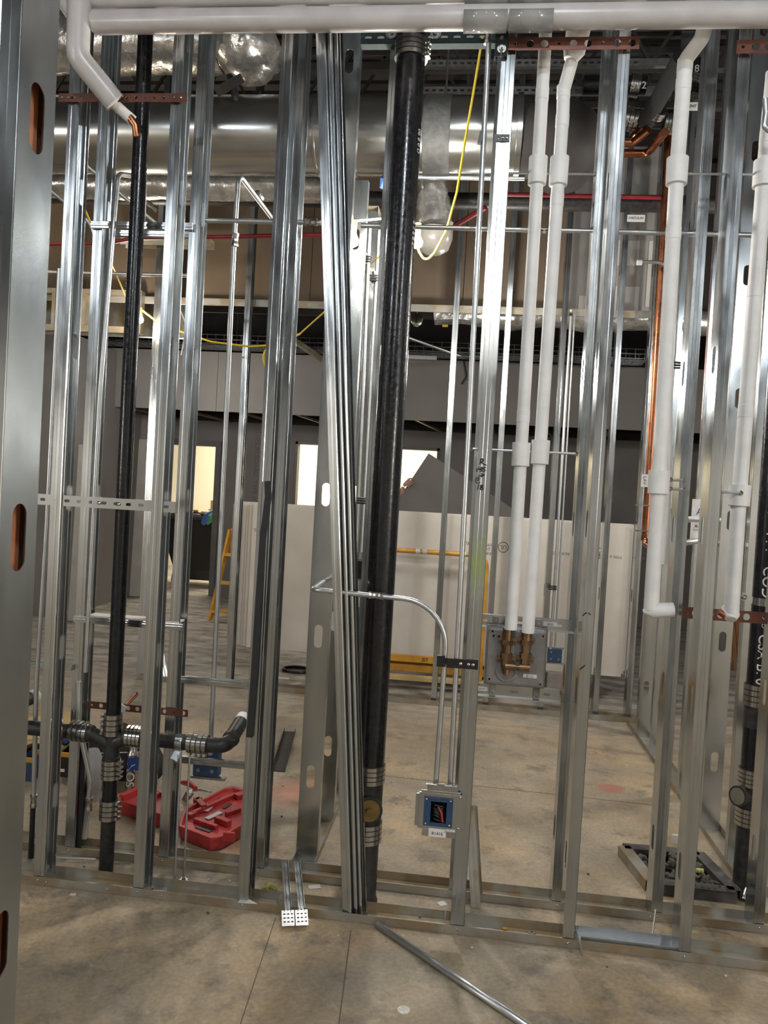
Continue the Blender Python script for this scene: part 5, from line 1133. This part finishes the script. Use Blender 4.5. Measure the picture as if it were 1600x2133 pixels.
# ================================================================== FLOOR THINGS
# red tool case, opened flat: two trays
ca = [G(240, 1700), G(330, 1740)]
def case_half(corner_px, lab, lift, wells, right):
    pass
base = G(372, 1742); 
cs = thing('tool_case', 'open red plastic tool case on the floor behind the left studs', 'tool case', (base.x, base.y, 0))
def tray(pts, h, name, inset=.012, wall=.012, wells=()):
    """pts: floor outline; hollow tray"""
    bm = NB(); c = sum((Vector((p[0], p[1], 0)) for p in pts), Vector())/len(pts)
    def ring(s, z): return [bm.verts.new((c.x+(p[0]-c.x)*s, c.y+(p[1]-c.y)*s, z)) for p in pts]
    r0 = ring(.94, .004); r1 = ring(.97, h*.35); r2 = ring(1.0, h*.8); r3 = ring(1.0, h); r4 = ring(.93, h); r5 = ring(.90, h*.72)
    n = len(pts)
    for A, B in ((r0, r1), (r1, r2), (r2, r3), (r3, r4), (r4, r5)):
        for i in range(n): bm.faces.new((A[i], A[(i+1) % n], B[(i+1) % n], B[i]))
    bm.faces.new(r0[::-1]); bm.faces.new(r5)
    return ob(name, bm, RED, cs, bevel=.003), c
hh = .070
def GP(px, py, z=hh): v = G(px, py, z); return (v.x, v.y)
R_ = [GP(372, 1720), GP(438, 1745), GP(462, 1742), GP(515, 1712), GP(530, 1650), GP(487, 1637), GP(468, 1640), GP(384, 1684)]
t_r, cr_ = tray(R_, hh, 'case_base')
L_ = [GP(243, 1665), GP(335, 1696), GP(368, 1684), GP(372, 1668), GP(300, 1632), GP(262, 1650)]
t_l, cl_ = tray(L_, hh, 'case_lid')
# moulded nests in the base
def nest(a, b, w, h0, h1, mt=RED, nm='moulded_rib', par=None):
    p = G(a[0], a[1], h0); q = G(b[0], b[1], h0); bm = NB(); beam(bm, p+Vector((0, 0, (h1-h0)/2)), q+Vector((0, 0, (h1-h0)/2)), w, h1-h0); return ob(nm, bm, mt, par or t_r, bevel=.003)
z5 = hh*.72
nest((400, 1700), (490, 1660), .018, z5, z5+.022); nest((408, 1672), (425, 1690), .03, z5, z5+.03); nest((405, 1678), (418, 1672), .02, z5, z5+.03); nest((405, 1712), (452, 1728), .022, z5, z5+.02); nest((450, 1712), (478, 1722), .03, z5, z5+.028); nest((470, 1700), (500, 1690), .02, z5, z5+.02); nest((392, 1705), (405, 1698), .03, z5, z5+.02)
nest((490, 1665), (508, 1660), .04, z5, z5+.025)
for a, b, w in (((442, 1680), (462, 1664), .035), ((465, 1684), (480, 1674), .02), ((410, 1722), (440, 1732), .03)): nest(a, b, w, z5+.001, z5+.004, BLK, 'dark_well')
nest((425, 1690), (440, 1676), .04, z5+.004, z5+.007, LABEL, 'instruction_sheet'); nest((430, 1706), (460, 1692), .028, z5+.003, z5+.006, LABEL, 'instruction_sheet')
nest((252, 1668), (300, 1646), .03, z5, z5+.03, par=t_l); nest((300, 1672), (330, 1660), .02, z5, z5+.025, par=t_l)
pl_ = G(283, 1706, .06); text('lettering', 'Milwaukee', (pl_.x, pl_.y-.008, .06), .03, LABEL, t_l, right=Vector((L_[1][0]-L_[0][0], L_[1][1]-L_[0][1], 0)), up=(0, 0, 1)) if False else None
bm = NB(); lp_ = G(475, 1742, .08); box(bm, (lp_.x-.02, lp_.y-.01, .06), (lp_.x+.03, lp_.y+.006, .1)); ob('latch', bm, RED, t_r, bevel=.002)
for i, (px, py) in enumerate(((440, 1770),)): pass
# tools and scrap in/behind the case
tl = G(410, 1665, .1)
for k, (a, b, r, mt, lab) in enumerate((((380, 1630), (408, 1642), .016, RED, 'red handled tool lying behind the case'), ((395, 1648), (440, 1650), .006, EMT, 'thin steel bracket tool behind the red case'), ((384, 1668), (402, 1650), .022, FOIL, 'crumpled silver packet beside the red case'), ((340, 1655), (365, 1660), .02, BLK, 'black tool grip in the lid of the red case'))):
    p, q = G(*a, .06), G(*b, .10); bm = NB(); sweep(bm, [p, p.lerp(q, .5)+Vector((0, 0, .01)), q], r, 10, [r*.7, r, r*.6], noise=.15 if mt is FOIL else 0); ob('hand_tool' if mt is not FOIL else 'foil_packet', bm, mt, None, True, label=lab, cat='tool' if mt is not FOIL else 'packet')
# spray can
g = G(270, 1652); cx0 = P(276, 1610, .95).x
sc = thing('spray_can', 'blue and silver can standing behind the thin black pipe, large white letters', 'can', (cx0, .95, 0))
hc = .235; bm = NB(); lathe(bm, (cx0, .95, 0), (0, 0, 1), [(0, .033), (hc-.035, .033)], 24); ob('can_body', bm, SST, sc, True)
bm = NB(); lathe(bm, (cx0, .95, .12), (0, 0, 1), [(0, .0334), (hc-.165, .0334)], 24); ob('blue_band', bm, mat('can_blue', (.02, .08, .3), .35), sc, True)
bm = NB(); lathe(bm, (cx0, .95, hc-.035), (0, 0, 1), [(0, .033), (.008, .030), (.02, .024), (.035, .022), (.036, .016)], 24); ob('can_top', bm, SST, sc, True)
text('lettering', 'NOS', (cx0, .95, .10), .06, WINK, sc, wrap=(Vector((cx0, .95, 0)), .0335, -pi/2), bold=.001)
# dark bag, zip ties, clear bag
c = Vector((P(215, 1600, 1.05).x, 1.05, .12))
bm = NB(); sweep(bm, [c+Vector((-.07, 0, -.07)), c+Vector((-.02, 0, .02)), c+Vector((.08, 0, .05)), c+Vector((.20, 0, .03)), c+Vector((.30, .05, -.06))], .1, 14, [.05, .11, .14, .12, .05], noise=.12); ob('tool_bag', bm, mat('dark_bag', (.03, .026, .022), .8, 0, .2, 20, .4, 30), None, True, label='dark tool bag slumped behind the thin black pipe', cat='bag')
for k in range(7):
    a, b = P(195+k*3, 1569+k*1.5, .92+.02*k), P(316, 1566+k*4, .95); bm = NB(); beam(bm, a, b, .004, .004); ob('cable_tie', bm, LABEL, label='white cable tie in the loose bundle on the dark bag, %s from the top' % ['first', 'second', 'third', 'fourth', 'fifth', 'sixth', 'seventh'][k], cat='cable tie', group='white cable ties')
bm = NB(); c = P(192, 1590, .8); sweep(bm, [c+Vector((-.01, 0, .07)), c, c+Vector((.02, 0, -.12)), c+Vector((.01, 0, -.22))], .05, 12, [.03, .05, .03, .02], noise=.25); ob('clear_bag', bm, mat('clear_film', (.6, .6, .6), .2, trans=.5), None, True, label='crumpled clear plastic bag left of the thin black pipe', cat='bag')
# tool totes
def tote(lab, px0, px1, py0, py1, Y, mt, lid, nm='tool_tote'):
    a, b = P(px0, py1, Y), P(px1, py1, Y); zt = P((px0+px1)/2, py0, Y).z; t = thing(nm, lab, 'tool box', ((a.x+b.x)/2, Y+.1, 0))
    bm = NB(); box(bm, (a.x, Y, .002), (b.x, Y+.22, zt)); bmesh.ops.delete(bm, geom=[f for f in bm.faces if f.calc_center_median().z > zt-.001], context='FACES'); ob('bin', bm, mt, t, solid=.006)
    bm = NB(); box(bm, (a.x-.004, Y-.006, zt-.02), (b.x+.004, Y+.002, zt+.004)); ob('rim', bm, lid, t); bm = NB(); box(bm, (a.x-.004, Y+.218, zt-.02), (b.x+.004, Y+.226, zt+.004)); ob('rim', bm, lid, t)
    return t, a, b, zt
t, a, b, zt = tote('blue tool tote at the left edge behind the near studs', 22, 66, 1578, 1634, .95, BLUE, YELP)
bm = NB(); box(bm, (b.x-.06, .943, .03), (b.x-.03, .947, .05)); ob('sticker', bm, RED, t)
t2_, a2, b2_, zt2_ = tote('black and yellow tool tote left of the back stud', 74, 142, 1566, 1622, 1.05, BLK, YELP)
bm = NB(); box(bm, (b2_.x-.05, 1.043, .03), (b2_.x-.02, 1.047, .045)); ob('sticker', bm, LABEL, t2_)
for k, (px, py, mt) in enumerate(((32, 1560, RED), (45, 1565, BLKD), (55, 1560, COPPER), (40, 1548, CARD), (132, 1553, CARD), (136, 1545, BLUE))):
    c = P(px, py, 1.05 if px < 100 else 1.15); bm = NB(); sweep(bm, [c+Vector((-.04, 0, -.05)), c, c+Vector((.03, .02, .02))], .02, 8, [.012, .02, .01], noise=.1)
    ob('hand_tool', bm, mt, None, True, label=['red handled tool in the blue tote', 'black tool in the blue tote', 'copper-coloured tool in the blue tote', 'tan handle sticking out of the blue tote', 'tan pad in the black tote', 'blue handle in the black tote'][k], cat='tool')
bm = NB(); v = [G(30, 1500), G(148, 1485), G(150, 1530), G(40, 1545)]; f = bm.faces.new([bm.verts.new(x+Vector((0, 0, .004))) for x in v]); ob('cardboard_sheet', bm, CARD, label='flattened yellow cardboard on the floor at the left', cat='cardboard', solid=.005)
# copper stub with white cap behind pipe
a, b = P(253, 1480, .24), P(284, 1446, .45); t = thing('copper_stub', 'thin copper stub with a white collar beside the thin black pipe', 'pipe', a)
bm = NB(); cyl(bm, a, b, .0095, 12); ob('tube', bm, COPPER, t, True); bm = NB(); cyl(bm, a+Vector((-.008, 0, -.012)), a+Vector((.006, .01, .02)), .017, 14); ob('collar', bm, WHITE, t, True)

# black strip leaning on stud 2
pts = [P(558, 1002, -.02), P(559, 1035, -.018), P(548, 1120, -.012), P(539, 1250, -.008), P(530, 1400, -.004), P(520, 1534, -.002)]
bm = NB(); prev = None
for i in range(len(pts)-1): beam(bm, pts[i], pts[i+1]+(pts[i+1]-pts[i])*.01, .024, .010, (0, -1, 0))
ob('black_foam_strip', bm, RUB, label='long black strip hung on the left face of the second front stud', cat='strip')
# small deflection clips / two channels lying across the track with perforated feet
for k, (pt, pb0, lab) in enumerate((((593, 1795), (600, 1896), 'left one of two slotted steel hangers lying over the near track'), ((618, 1795), (628, 1895), 'right one of two slotted steel hangers lying over the near track'))):
    a = G(pt[0], pt[1], .11); b = G(pb0[0], pb0[1], .045); t = thing('steel_hanger', lab, 'bracket', b)
    d = (b-a).normalized(); s = Vector((d.y, -d.x, 0)).normalized()*-1; n_ = s.cross(d)
    if n_.z < 0: n_ = -n_
    bm = NB(); beam(bm, a, b, .022, .002)
    for e in (-1, 1): beam(bm, a+s*e*.012+n_*.006, b+s*e*.012+n_*.006, .002, .012)
    beam(bm, a+n_*.003, b+n_*.003, .005, .004); ob('channel', bm, GALV, t)
    e_ = G(600+26*k+(12 if k else 10)-8, 1925, .004); e_ = b+Vector((d.x*.02, d.y*.02, -.006)); dd = Vector((d.x, d.y, 0)).normalized()*.055+Vector((0, 0, -.028))
    L = dd.length
    bm = NB(); beam(bm, b-s*.001, b-s*.001+dd, .047, .0015, n_); foot = ob('perforated_foot', bm, EMT, t, bevel=.0005)
    for yy in (-.014, 0, .014):
        for f in (.25, .5, .75):
            bm = NB(); c = b+dd*f+s*yy+n_*.0015; beam(bm, c-s*.004+n_*.0006, c+s*.004+n_*.0006, .0028, .0008, n_); ob('slot', bm, BLK, foot)
# offcut stud leaning behind marked stud
a = G(992, 1898); tp = P(975, 1706, .2)
cstud('stud_offcut', 'short bent stud offcut leaning against the marked stud foot', a.x-.02, a.y+.02, z0=.002, z1=tp.z, u=(1, 0), v=(.2, 1), w=.06, f=.036, tilt=(tp.x-a.x+.01, .08), holes=False, mt=GALV2)
# coated angle on floor
a, b = G(580, 1606, .004), G(604, 1524, .004); bm = NB(); beam(bm, a, b, .075, .003); beam(bm, a+Vector((.037, 0, .012)), b+Vector((.037, 0, .012)), .003, .024); beam(bm, a+Vector((-.037, 0, .012)), b+Vector((-.037, 0, .012)), .003, .024); ob('track_offcut', bm, BLKD, label='dark dirty track offcut lying beyond the strip stud', cat='channel')
# debris
def chip(nm, px, py, w, d, h, mt, lab, cat, rot=0, z=0):
    c = G(px, py, z); bm = NB(); M = Matrix.Translation((c.x, c.y, z+.0005)) @ Matrix.Rotation(rot, 4, 'Z'); box(bm, (-w/2, -d/2, 0), (w/2, d/2, h), M); return ob(nm, bm, mt, label=lab, cat=cat)
chip('paper_scrap', 152, 1864, .022, .012, .003, PAPER, 'small pale chip on the near floor at left', 'scrap', .2)
chip('paper_scrap', 655, 1848, .05, .03, .002, PAPER, 'paper tag between the tracks left of the leaning bundle', 'scrap', .4)
chip('paper_scrap', 921, 1883, .032, .030, .002, PAPER, 'square paper tag between the tracks left of the marked stud', 'scrap', .6)
bm = NB(); v = [G(505, 1866, .035), G(495, 1880, .034), G(536, 1883, .034)]; f = bm.faces.new([bm.verts.new(x) for x in v]); ob('paper_scrap', bm, PAPER, label='pale triangular scrap on the near track at the strip stud', cat='scrap', solid=.002)
bm = NB(); c = G(562, 1848, .012); sweep(bm, [c+Vector((-.03, 0, 0)), c, c+Vector((.03, .01, -.004))], .012, 10, [.008, .016, .008], noise=.3); ob('insulation_tuft', bm, INSUL, None, True, label='tuft of yellow insulation between the tracks', cat='insulation')
bm = NB(); c = G(1108, 1942, .005); lathe(bm, (c.x, c.y, .004), (0, 0, 1), [(0, .013), (.002, .013), (.002, .005), (0, .005)], 18, False); ob('washer', bm, SST, None, True, label='washer lying in the near track left of the valve stud', cat='washer')
bm = NB(); c = G(841, 2103); lathe(bm, (c.x, c.y, 0), (0, 0, 1), [(0, .020), (.0015, .018)], 18); ob('paint_spot', bm, GYP, None, True, label='pale round spot on the near floor', cat='spot')
chip('orange_chip', 1052, 1935, .016, .010, .003, YELP, 'orange plastic chip in the near track right of the marked stud', 'scrap', .3, .004)
for k, (px, py) in enumerate(((1208, 1950), (1366, 1905))):
    a, b = ((1200, 1930), (1214, 1990)) if k == 0 else ((1366, 1895), (1359, 1950))
    p, q = G(*a, .07), G(*b, .012); bm = NB(); cyl(bm, p, q, .003, 8); ob('steel_pin', bm, EMT, None, True, label='thin steel pin leaning on the near track %s' % ('right of the valve stud' if k == 0 else 'left of the right-hand front stud'), cat='pin')
a, b = G(110, 1785, .02), G(200, 1790, .012); bm = NB(); cyl(bm, a, b, .0045, 8); ob('steel_pin', bm, EMT, None, True, label='steel rod lying along the second track at left', cat='pin')
random.seed(3)
for k in range(46):
    x = random.uniform(.0, 2.7); y_ = random.choice([random.uniform(.11, .25), random.uniform(.02, .09), random.uniform(-.12, -.01), random.uniform(.5, 2.2)])
    s = random.uniform(.002, .007); bm = NB(); bmesh.ops.create_icosphere(bm, subdivisions=1, radius=s, matrix=Matrix.Translation((x, y_, s*.6)) @ Matrix.Diagonal((1, random.uniform(.5, 1), .6, 1)))
    ob('grit_crumb', bm, STONE if k % 3 else PAPER, None, label='small crumb of grit on the floor around the tracks', cat='crumb', group='grit crumbs')

# rubble tray at right
ty = thing('rubble_tray', 'dark metal tray full of rubble on the floor behind the right-hand studs', 'tray', (2.62, .76, 0))
cn = [G(1300, 1760, .05), G(1358, 1832, .05), G(1532, 1852, .05), G(1462, 1768, .05)]
cn = [Vector((c.x, c.y, .045)) for c in cn]
cn[3] = Vector((cn[0].x+(cn[2]-cn[1]).x, cn[0].y+(cn[2]-cn[1]).y+.02, .045))
for i in range(4):
    a, b = cn[i], cn[(i+1) % 4]; bm = NB(); beam(bm, a, b, .055, .004); s_ = (b-a).normalized().cross(Vector((0, 0, 1)))
    beam(bm, a+s_*.026+Vector((0, 0, -.022)), b+s_*.026+Vector((0, 0, -.022)), .003, .044); beam(bm, a-s_*.026+Vector((0, 0, -.012)), b-s_*.026+Vector((0, 0, -.012)), .003, .024)
    ed_ = ob('edge_channel', bm, GALV2 if i in (0,) else mat('dirty_steel', (.13, .12, .11), .5, .5, .15, 12, col2=(.05, .045, .04)), ty)
    if i == 1:
        for k in range(7):
            c = a.lerp(b, .45+.075*k)+Vector((0, 0, .0035)); bm = NB(); n_ = s_; beam(bm, c-n_*.016, c+n_*.016, .006, .001); ob('slot', bm, BLK, ed_)
bm = NB(); bm.faces.new([bm.verts.new((c.x, c.y, .006)) for c in cn]); ob('tray_floor', bm, BLK, ty, solid=.004)
random.seed(11)
for k in range(90):
    u, v = random.uniform(.12, .88), random.uniform(.12, .88); c = cn[0].lerp(cn[1], v).lerp(cn[3].lerp(cn[2], v), u); s = random.uniform(.012, .026)
    bm = NB(); bmesh.ops.create_icosphere(bm, subdivisions=1, radius=s, matrix=Matrix.Translation((c.x, c.y, .016+.012*(k % 3))) @ Matrix.Rotation(random.uniform(0, 3), 4, (random.random(), random.random(), 1)) @ Matrix.Diagonal((1, random.uniform(.5, .9), random.uniform(.4, .7), 1)))
    for vv_ in bm.verts: vv_.co += Vector((random.uniform(-1, 1), random.uniform(-1, 1), random.uniform(-1, 1)))*s*.18
    ob('stone', bm, STONE, ty)
bm = NB(); c = G(1455, 1818, .04); cyl(bm, c+Vector((-.02, 0, .01)), c+Vector((.02, 0, .01)), .010, 12); ob('plastic_plug', bm, INSUL, None, True, label='yellow-green cap lying on the rubble tray', cat='cap')
chip('white_block', 1406, 1756, .03, .02, .04, PAPER, 'small white block behind the rubble tray', 'scrap', .2)
# cable coil and scraps far
g_ = G(618, 1398); bm = NB()
for k in range(3): sweep(bm, [Vector((g_.x+cos(a)*.12, g_.y+sin(a)*.1, -.0+.010+.004*k)) for a in [2*pi*i/20 for i in range(21)]], .010, 6)
ob('cable_coil', bm, BLK, None, True, label='small dark cable coil on the floor by the cart', cat='cable')
for k, (px, py) in enumerate(((588, 1413), (615, 1425), (540, 1440))): chip('paper_scrap', px, py, .12, .05, .004, PAPER, ['crumpled scrap near the far track, left one', 'crumpled scrap near the far track, right one', 'crumpled scrap just before the far track'][k], 'scrap', k)
# metal lengths leaning at far left stud
for k in range(3):
    a = G(338+k*5, 1418); b = P(300+k*2, 1195, a.y+.3); bm = NB(); beam(bm, a, b, .02, .03); ob('leaning_channel', bm, GALV, label=['left', 'middle', 'right'][k]+' one of three thin channels leaning on the dusty far stud', cat='channel')
# paper taped in the right wall
c = P(1452, 1085, 1.61); bm = NB(); box(bm, (c.x-.03, 1.3+.312, c.z-.12), (c.x+.04, 1.304+.312, c.z+.12)); o = ob('posted_sheet', bm, LABEL, label='white printed sheet hung between the right-hand studs', cat='paper'); text('lettering', 'A', (c.x+.01, 1.61, c.z+.05), .05, mat('blue_ink', (.03, .05, .3), .5), o); text('lettering', 'III II\n= = =', (c.x+.005, 1.61, c.z-.04), .02, GINK, o)
for k, (px, py) in enumerate(((1402, 1082), (1398, 1135))):
    c = P(px, py, .9); bm = NB(); lathe(bm, c, (-.3, -1, 0), [(0, .030), (.01, .030), (.01, .022), (.05, .020), (.05, .014), (.06, .014)], 18); cyl(bm, c, c+Vector((.33, .72, 0)), .016, 12); ob('pipe_plug', bm, SST if k else EMT, None, True, label='round steel pipe plug behind the mitred white pipe, %s' % ('lower' if k else 'upper'), cat='plug')
